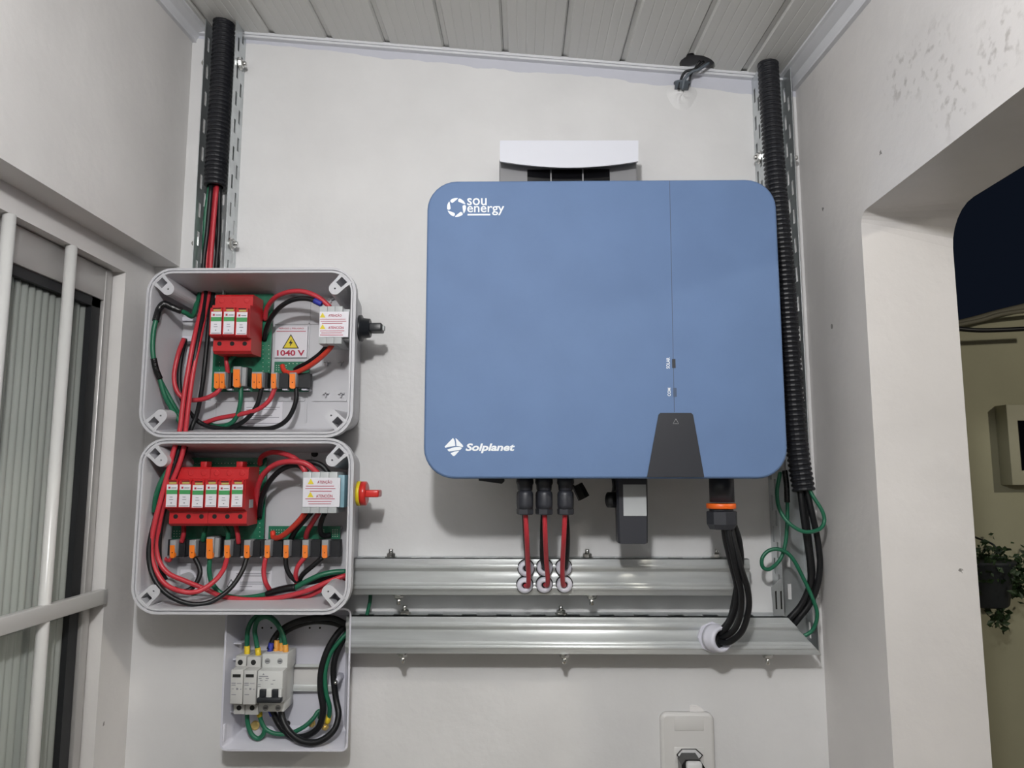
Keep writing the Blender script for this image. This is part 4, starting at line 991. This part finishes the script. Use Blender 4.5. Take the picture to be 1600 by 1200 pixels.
# --- breaker enclosure wiring
g = 'wires in the white enclosure'
def ferrule(parent, x0, y0, x1, y1, d, m):
    a_, b_ = P(x0, y0, d), P(x1, y1, d)
    MB().lathe(a_, b_ - a_, [(0, .0042), ((b_ - a_).length * .8, .0044), ((b_ - a_).length, .0036)], 12).build('ferrule', m, parent)
w_ = wire('enclosure_wire', [(386.5, 1022, .045), (386, 1000, .045), (388, 982, .045), (397, 966, .042), (412, 960, .036), (428, 968, .034), (438, 985, .036), (440, 1010, .040)], 'cable_green', .0038, 'left green wire looping over the top of the surge modules', g)
ferrule(w_, 386, 1009, 386.5, 1024, .045, 'ferrule_yellow'); ferrule(w_, 440, 1004, 440.5, 1022, .040, 'ferrule_orange')
w_ = wire('enclosure_wire', [(404, 1024, .047), (400, 1000, .047), (398, 983, .047), (404, 968, .046), (418, 964, .046), (432, 974, .046), (442, 992, .046), (446.5, 1012, .046)], 'cable_green', .0038, 'right green wire looping from the second surge module to the breaker', g)
ferrule(w_, 402.5, 1012, 404, 1026, .047, 'ferrule_yellow'); ferrule(w_, 446, 1007, 446.5, 1022, .046, 'ferrule_orange')
w_ = wire('enclosure_wire', [(545, 978, .045), (520, 966, .040), (490, 966, .036), (462, 972, .036), (440, 984, .036), (428, 998, .038), (421, 1015, .042)], 'cable_black', .0048, 'upper black cable reaching the blue ferrule of the breaker', g)
ferrule(w_, 424, 1004, 421, 1022, .042, 'cable_blue')
w_ = wire('enclosure_wire', [(545, 983, .035), (520, 973, .030), (490, 971, .028), (465, 977, .028), (446, 987, .030), (434, 1000, .036), (431, 1014, .040)], 'cable_black', .0048, 'lower black cable reaching the orange ferrule of the breaker', g)
ferrule(w_, 433, 1000, 431, 1022, .040, 'ferrule_orange')
w_ = wire('enclosure_wire', [(545, 975, .032), (529, 988, .040), (512, 1015, .045), (502, 1048, .046), (501, 1080, .046), (505, 1108, .045), (498, 1136, .042), (478, 1150, .04), (456, 1151, .04), (438, 1134, .04), (424, 1108, .04)], 'cable_black', .0050, 'inner thick black cable curving under the breaker', g)
ferrule(w_, 426, 1118, 421, 1106, .04, 'cable_blue')
w_ = wire('enclosure_wire', [(545, 984, .028), (534, 1003, .034), (523, 1030, .036), (521, 1058, .036), (525, 1092, .038), (529, 1118, .046), (520, 1143, .054), (497, 1159, .058), (472, 1158, .057), (453, 1144, .052), (442, 1125, .046), (439, 1108, .042)], 'cable_black', .0050, 'outer thick black cable hanging lowest in the enclosure', g)
ferrule(w_, 440, 1121, 439, 1106, .042, 'cable_blue')
w_ = wire('enclosure_wire', [(548, 984, .036), (532, 1000, .042), (516, 1022, .044), (508, 1050, .045), (509, 1080, .044), (515, 1104, .04), (514, 1122, .034)], 'cable_green', .0036, 'green wire dropping beside the black cables to a brass lug', g)
ferrule(w_, 514.5, 1117, 511, 1130, .034, 'ferrule_yellow')
MB().lathe(P(508, 1135, .028), (0.15, -1, 0), [(0, .0060), (.002, .0060), (.0022, .0048), (.006, .0046), (.0062, .0025), (.009, .0022)], 6, False).build('ring_lug', 'brass', w_)
w_ = wire('enclosure_wire', [(405, 1112, .042), (408, 1126, .042), (416, 1140, .042), (434, 1147, .042), (456, 1145, .04), (476, 1135, .038), (490, 1122, .034), (497, 1112, .030), (502, 1113, .028), (499, 1122, .026)], 'cable_green', .0034, 'long green wire curving along the enclosure floor to a brass lug', g)
MB().lathe(P(488, 1130, .024), (-0.2, -1, 0.1), [(0, .0060), (.002, .0060), (.0022, .0048), (.006, .0046), (.0062, .0025), (.009, .0022)], 6, False).build('ring_lug', 'brass', w_)
ferrule(w_, 404.5, 1108, 406, 1120, .042, 'ferrule_yellow')
wire('enclosure_wire', [(386, 1112, .042), (387, 1130, .042), (393, 1147, .042), (403, 1154, .042), (411, 1148, .042), (414, 1138, .042)], 'cable_green', .0036, 'short green loop below the surge modules', g)
b = MB(); b.lathe(P(399, 1133, .012), (0, -1, 0), [(0, .007), (.003, .007), (.0035, .004)], 14); tag(b.build('earth_screw', 'brass'), 'small brass screw behind the short green loop', 'screw')

# --- glands and cables on the troughs
g = 'white glands on the upper trough'
names = {(0, 0): 'upper left', (1, 0): 'upper middle', (2, 0): 'upper right', (0, 1): 'lower left', (1, 1): 'lower middle', (2, 1): 'lower right'}
GL = {(0, 0): (822, 888), (1, 0): (851, 887), (2, 0): (881, 887), (0, 1): (820, 914.5), (1, 1): (850.5, 914), (2, 1): (882, 913.5)}
for k, (px, py) in GL.items():
    q = P(px, py, DR + 0.006)
    t = thing('cable_gland', (q.x, -DR, q.z), 'small white cable gland, %s of the six on the trough' % names[k], 'cable gland', g)
    MB().lathe((q.x, -DR + 0.003, q.z), (0, -1, 0), [(0, .0138), (.0048, .0138), (.0055, .013)], 24).build('sealing_ring', 'rubber', t)
    MB().lathe((q.x, -DR - 0.002, q.z), (0, -1, 0), [(0, .0122), (.007, .0122), (.010, .0105), (.011, .0080), (.0112, .0052), (.004, .0048)], 24, True).build('gland_body', 'gland_white', t)
    MB().lathe((q.x, -DR - 0.002, q.z), (0, -1, 0), [(0, .0042), (.0066, .0042)], 16).build('gland_bore', 'dark_hole', t)
def solar(px, cab, m, d, label, dk):
    t = thing('solar_cable', P(px, 806, d), label, 'cable', 'solar cables with plugs')
    q = P(px, 745, d)
    b = MB(); b.lathe(q, (0, 0, -1), [(0, .0112), (.009, .0118), (.012, .0102), (.018, .0098), (.0205, .0086)], 16); b.build('socket_plug', 'connector', t)
    q = P(px, 769, d)
    b = MB(); b.lathe(q, (0, 0, -1), [(-.002, .0086), (.0, .0104), (.003, .0112), (.018, .0112), (.024, .0106)], 16); b.lathe(P(px, 795, d), (0, 0, -1), [(0, .0116), (.007, .0116), (.0085, .0100)], 6, False); b.build('cable_plug', 'connector', t)
    b = MB(); b.tube([P(*c_) for c_ in cab], 0.0036, 10, 8); b.build('cable_jacket', m, t)
ge = DR + .008
solar(821, [(821, 800, .165), (823, 840, .150), (825, 880, .110), (826, 905, .085), (825, 915, .071), (821, 915, .062), (820, 914.5, DR - .003)], 'cable_red', .165, 'left red solar cable hanging from the inverter', 0)
solar(851, [(851, 800, .165), (852, 840, .150), (854, 880, .110), (856, 904, .085), (855, 914, .071), (852, 914, .062), (850.5, 914, DR - .003)], 'cable_red', .165, 'middle red solar cable hanging from the inverter', 0)
solar(883, [(883, 800, .165), (881, 840, .150), (879, 880, .110), (879, 904, .085), (880, 914, .071), (882, 914, .062), (882, 913.5, DR - .003)], 'cable_red', .165, 'right red solar cable hanging from the inverter', 0)
solar(819, [(819, 800, .13), (821, 840, .115), (823, 870, .09), (824, 886, .072), (823, 888, .062), (822, 888, DR - .003)], 'cable_black', .13, 'black solar cable hidden behind the left red one', 0)
solar(848.5, [(848.5, 800, .13), (847, 840, .115), (847, 870, .09), (850, 884, .072), (851, 887, .062), (851, 887, DR - .003)], 'cable_black', .13, 'black solar cable behind the middle red one', 0)
solar(884.5, [(884.5, 800, .13), (887, 840, .115), (886, 870, .09), (884, 884, .072), (882, 887, .062), (881, 887, DR - .003)], 'cable_black', .13, 'black solar cable behind the right red one', 0)
# big white gland
q = P(1113, 995, DR); ax = Vector((0.42, -1, 0.05)).normalized()
t = thing('cable_gland', (q.x, -DR, q.z), 'large white cable gland on the lower trough with four black cables', 'cable gland')
q = Vector((q.x, -DR + 0.001, q.z))
MB().lathe(q, (0, -1, 0), [(0, .0235), (.005, .0235), (.006, .0225)], 8, False).build('gland_nut', 'gland_white', t)
MB().lathe(q + Vector((0, -.004, 0)), ax, [(0, .0205), (.008, .0210), (.010, .0195), (.020, .0195), (.024, .0178), (.0245, .0140), (.012, .0132)], 28, True, cap1=False).build('gland_dome', 'gland_white', t)
MB().lathe(q + Vector((0, -.004, 0)), ax, [(.004, .0133), (.014, .0133)], 20).build('gland_bore', 'dark_hole', t)
g = 'black cables from the inverter output'
gd = 0.062
for pts, lab in (([(1131, 822, .14), (1134, 845, .135), (1143, 882, .125), (1151, 915, .115), (1150, 945, .105), (1141, 972, .090), (1128, 988, .075), (1118, 992, .055)], 'leftmost black output cable falling from the coupling nut to the gland'),
                 ([(1136, 822, .145), (1141, 850, .145), (1150, 890, .140), (1158, 925, .130), (1157, 958, .115), (1147, 984, .095), (1130, 995, .075), (1118, 996, .055)], 'second black output cable falling to the large white gland'),
                 ([(1142, 822, .14), (1148, 850, .142), (1158, 888, .142), (1168, 920, .135), (1170, 950, .12), (1160, 985, .10), (1140, 1003, .085), (1124, 1003, .070), (1116, 1000, .055)], 'outermost black output cable bulging right before the gland'),
                 ([(1147, 820, .13), (1155, 845, .125), (1158, 880, .115), (1152, 912, .105), (1147, 940, .10), (1140, 968, .085), (1126, 985, .070), (1116, 990, .055)], 'rear black output cable crossing behind the others')):
    wire('output_cable', pts, 'cable_black', .0045, lab, g, cat='cable')
# cables out of the right conduit
g = 'black cables below the right conduit'
wire('conduit_cable', [(1249, 750, .064), (1253, 790, .065), (1260, 840, .062), (1266, 885, .058), (1265, 915, .052), (1252, 945, .045), (1232, 968, .04), (1215, 985, .03)], 'cable_black', .0050, 'left black cable leaving the right conduit towards the trough end', g, cat='cable')
wire('conduit_cable', [(1258, 750, .066), (1267, 795, .066), (1277, 840, .062), (1281, 880, .058), (1277, 915, .052), (1264, 945, .045), (1246, 968, .04), (1230, 988, .03)], 'cable_black', .0050, 'right black cable leaving the right conduit in a wide bow', g, cat='cable')
wire('conduit_cable', [(1252, 750, .056), (1259, 800, .050), (1265, 850, .046), (1270, 900, .042), (1264, 935, .036), (1240, 968, .03)], 'cable_black', .0045, 'thin black cable between the two thick ones below the conduit', g, cat='cable')
wire('ground_wire', [(1262, 760, .070), (1272, 778, .075), (1284, 797, .078), (1288, 814, .078), (1280, 827, .082), (1258, 831, .088), (1236, 820, .085), (1219, 798, .075), (1214, 770, .06), (1219, 738, .05)], 'cable_green', .0030, 'green wire looping out of the right conduit below the inverter corner', 'green wires')
w_ = wire('ground_wire', [(1227, 735, .05), (1230, 775, .05), (1230, 815, .05), (1227, 850, .05), (1219, 874, .05), (1203, 889, .055), (1192, 886, .055), (1191, 872, .055), (1202, 860, .055), (1220, 859, .058), (1238, 872, .06), (1256, 905, .058), (1271, 938, .055), (1277, 962, .05), (1269, 985, .045), (1250, 997, .04)], 'cable_green', .0030, 'green wire with a small loop beside the right channel', 'green wires')
wire('tape_wrap', [(1226, 735, .05), (1229, 758, .05), (1230, 785, .05)], 'tape', .0045, None, None, parent=w_)
wire('ground_wire', [(579, 925, .020), (578, 940, .020), (574, 958, .020), (572, 968, .022)], 'cable_green', .0030, 'short green wire between the two horizontal troughs', 'green wires')

# ================================================================== SMALL THINGS
# --- wall outlet and plug
xo0, xo1 = P(1033, 1160, .010).x, P(1117, 1160, .010).x; zo1 = P(1075, 1114.5, .010).z; zo0 = zo1 - 0.125
ot = thing('wall_outlet', ((xo0 + xo1) / 2, 0, zo0), 'off-white wall outlet plate at the lower edge of the wall', 'outlet')
b = MB(); b.rings([rrect(xo0, zo0, xo1, zo1, .011, -d, 6, i) for d, i in ((0, 0), (.006, 0), (.009, .002), (.010, .005))], True, True, True); b.build('cover_plate', 'plate_white', ot)
for y0, y1 in ((1118.5, 1142), (1167.5, 1192.5)):
    b = MB(); b.bpx(1054, y0, 1100, y1, .0106, .007, .0006); b.build('insert', 'plate_white', ot)
pg = thing('plug_adapter', P(1080, 1200, .02), 'black and white hexagonal plug adapter in the wall outlet', 'plug')
hexa = lambda s, cx, cy: [(cx - 21 * s, cy), (cx - 13 * s, cy - 9 * s), (cx + 10 * s, cy - 9 * s), (cx + 20 * s, cy), (cx + 10 * s, cy + 12 * s), (cx - 13 * s, cy + 12 * s)]
MB().ppx(hexa(1, 1078.5, 1180), .014, .009).build('plug_flange', 'plug_black', pg)
MB().ppx(hexa(.9, 1078.5, 1180.5), .017, .012).build('plug_face', 'plug_white', pg)
MB().ppx([(1065, 1196), (1071, 1187), (1093, 1187), (1102, 1200), (1102, 1236), (1068, 1236)], .045, .015).build('plug_body', 'plug_black', pg)
b = MB(); b.bpx(1074, 1192, 1099, 1245, .056, .044, .004); b.build('plug_cap', 'plug_white', pg)
b = MB(); b.lathe(P(1092, 1203, .0562), (0, -1, 0), [(-.003, .0022), (.0004, .0022)], 12); b.build('pin_hole', 'dark_hole', pg)
tag(MB().ppx([(1078, 1114), (1078, 1103), (1083, 1102.3), (1089, 1102.5), (1096, 1106), (1101, 1112), (1106, 1114.5)], .0015, 0).build('plaster_patch', 'chip_white'), 'small white patch of bare plaster above the wall outlet', 'plaster patch')
# --- cables through the ceiling hole and the plastered pipe end
b = MB(); q = P(1062, 133, .012)
b.lathe((q.x + .004, -.006, q.z - .006), (0.1, -0.2, 1), [(0, .012), (.010, .0125), (.0105, .0145), (.013, .0145), (.0132, .011), (.004, .0105)], 20, cap1=True)
tag(b.build('pipe_end', 'cable_grey'), 'dark end of a plastered-in pipe below the ceiling hole', 'pipe')
b = MB(); n_ = 28; rs = []
for k in range(9):
    u_ = 1 - k / 8.0; hh = 0.0085 * (1 - u_ * u_) ** 2
    rs.append([Vector((q.x + .006 + .030 * u_ * math.cos(2 * math.pi * j / n_) * (1 + .12 * math.sin(3 * j * 2 * math.pi / n_)), .0006 - hh * (1 + .25 * math.sin(j * .9 + k)), q.z - .014 + .030 * u_ * math.sin(2 * math.pi * j / n_))) for j in range(n_)])
b.rings(rs, False, False, True); tag(b.build('plaster_lump', 'wall_back_paint'), 'lump of plaster around the pipe end', 'plaster')
g = 'cables entering the ceiling hole'
wire('ceiling_cable', [(1060, 140, .014), (1064, 124, .018), (1071, 112, .022), (1085, 108, .026), (1100, 96, .03)], 'cable_black', .0022, 'left black cable rising into the ceiling hole', g, cat='cable')
wire('ceiling_cable', [(1066, 140, .016), (1070, 124, .022), (1080, 113, .026), (1093, 108, .03), (1108, 98, .03)], 'cable_grey', .0024, 'grey cable rising into the ceiling hole', g, cat='cable')
wire('ceiling_cable', [(1074, 139, .010), (1077, 127, .014), (1080, 116, .018), (1086, 107, .024), (1094, 95, .03)], 'cable_black', .0019, 'thin black cable rising into the ceiling hole', g, cat='cable')
# --- ceiling lamp behind the camera that lights the place
lp = thing('ceiling_lamp', (LAMP_POS.x, LAMP_POS.y, zc(LAMP_POS.x, LAMP_POS.y)), 'round ceiling lamp holder with glowing bulb', 'lamp')
zt_ = zc(LAMP_POS.x, LAMP_POS.y)
MB().lathe((LAMP_POS.x, LAMP_POS.y, zt_), (0, 0, -1), [(0, .045), (.008, .043), (.014, .02), (.022, .018)], 24).build('lamp_holder', 'plug_white', lp)

# --- made-up lamp, out of view, added to brighten the olive wall and plant outside
l = bpy.data.lights.new('outside_fill_light', 'POINT'); l.energy = 48.0; l.shadow_soft_size = 0.05; l.color = (1.0, 0.93, 0.80)
o = bpy.data.objects.new('outside_fill_light', l); C.objects.link(o); o.location = (2.1, -1.1, 2.35)
yl = thing('outside_fill_lamp', (2.1, -1.1, 2.45), 'round unseen lamp added outside the opening to brighten the olive wall', 'lamp')
MB().lathe((2.1, -1.1, 2.47), (0, 0, -1), [(0, .05), (.02, .05), (.04, .02), (.06, .018)], 20).build('lamp_holder', 'plug_white', yl)
# --- outside: cables, meter box, hanging plant
yo_ = -YW
g = 'cables along the outside wall'
wire('outside_cable', [(1470, 512, yo_ + .03), (1520, 500, yo_ + .03), (1560, 489, yo_ + .03), (1640, 470, yo_ + .03)], 'wood_cable', .010, 'thick grey-brown cable sloping along the top of the olive wall', g, cat='cable')
wire('outside_cable', [(1470, 513, yo_ + .06), (1530, 501, yo_ + .06), (1570, 490, yo_ + .06), (1640, 482, yo_ + .06)], 'wood_cable', .006, 'thin grey-brown cable just under the thick one on the olive wall', g, cat='cable')
wire('outside_cable', [(1470, 510, yo_ + .09), (1510, 515, yo_ + .09), (1550, 516, yo_ + .09), (1640, 512, yo_ + .09)], 'cable_black', .0065, 'sagging black cable across the top of the olive wall', g, cat='cable')
t = thing('meter_box', P(1610, 760, yo_), 'cream electric box with dark opening on the outside wall', 'electrical box')
MB().bpx(1577, 632, 1660, 758, yo_ + .05, yo_, .0015).build('box_frame', 'olive_box', t)
MB().bpx(1594, 657, 1650, 735, yo_ + .052, yo_ + .04).build('dark_window', 'gloss_black', t)
pl = thing('hanging_plant', P(1550, 985, yo_ + .12), 'leafy green plant hanging in a dark pot on the outside wall', 'plant')
dp = yo_ + .13
pc = P(1535, 905, dp)
MB().lathe((pc.x, pc.y, pc.z + .05), (0, 0, -1), [(0, .075), (.006, .078), (.012, .072), (.11, .055), (.115, .05)], 24).build('flower_pot', 'pot', pl)
b = MB(); b.tube([P(1505, 832, yo_ + .01), P(1530, 842, dp - .04), P(1553, 852, dp), P(1557, 870, dp), Vector((pc.x + .03, pc.y, pc.z + .05))], .0028, 6, 5); b.build('hanger', 'pot', pl)
b = MB(); rn = random.Random(3)
for k in range(900):
    a = rn.random()
    if a < .55: cx, cy, sx, sy = 1540, 885, 30, 28
    elif a < .8: cx, cy, sx, sy = 1582, 905, 22, 30
    elif a < .9: cx, cy, sx, sy = 1560, 965, 14, 22
    else: cx, cy, sx, sy = 1610, 890, 25, 45
    px = cx + rn.gauss(0, .5) * sx; py = cy + rn.gauss(0, .5) * sy
    q = P(px, py, dp + rn.gauss(0, .04)); l = .012 + rn.random() * .012
    e = Euler((rn.random() * 6, rn.random() * 6, rn.random() * 6)).to_matrix()
    v4 = [Vector((0, 0, 0)), Vector((.32, .5, .08)), Vector((0, 1, 0)), Vector((-.32, .5, .08))]
    b.add([q + e @ (v * l) for v in v4], [(0, 1, 2), (0, 2, 3)])
o = b.build('foliage', 'leaf', pl); o['kind'] = 'stuff'
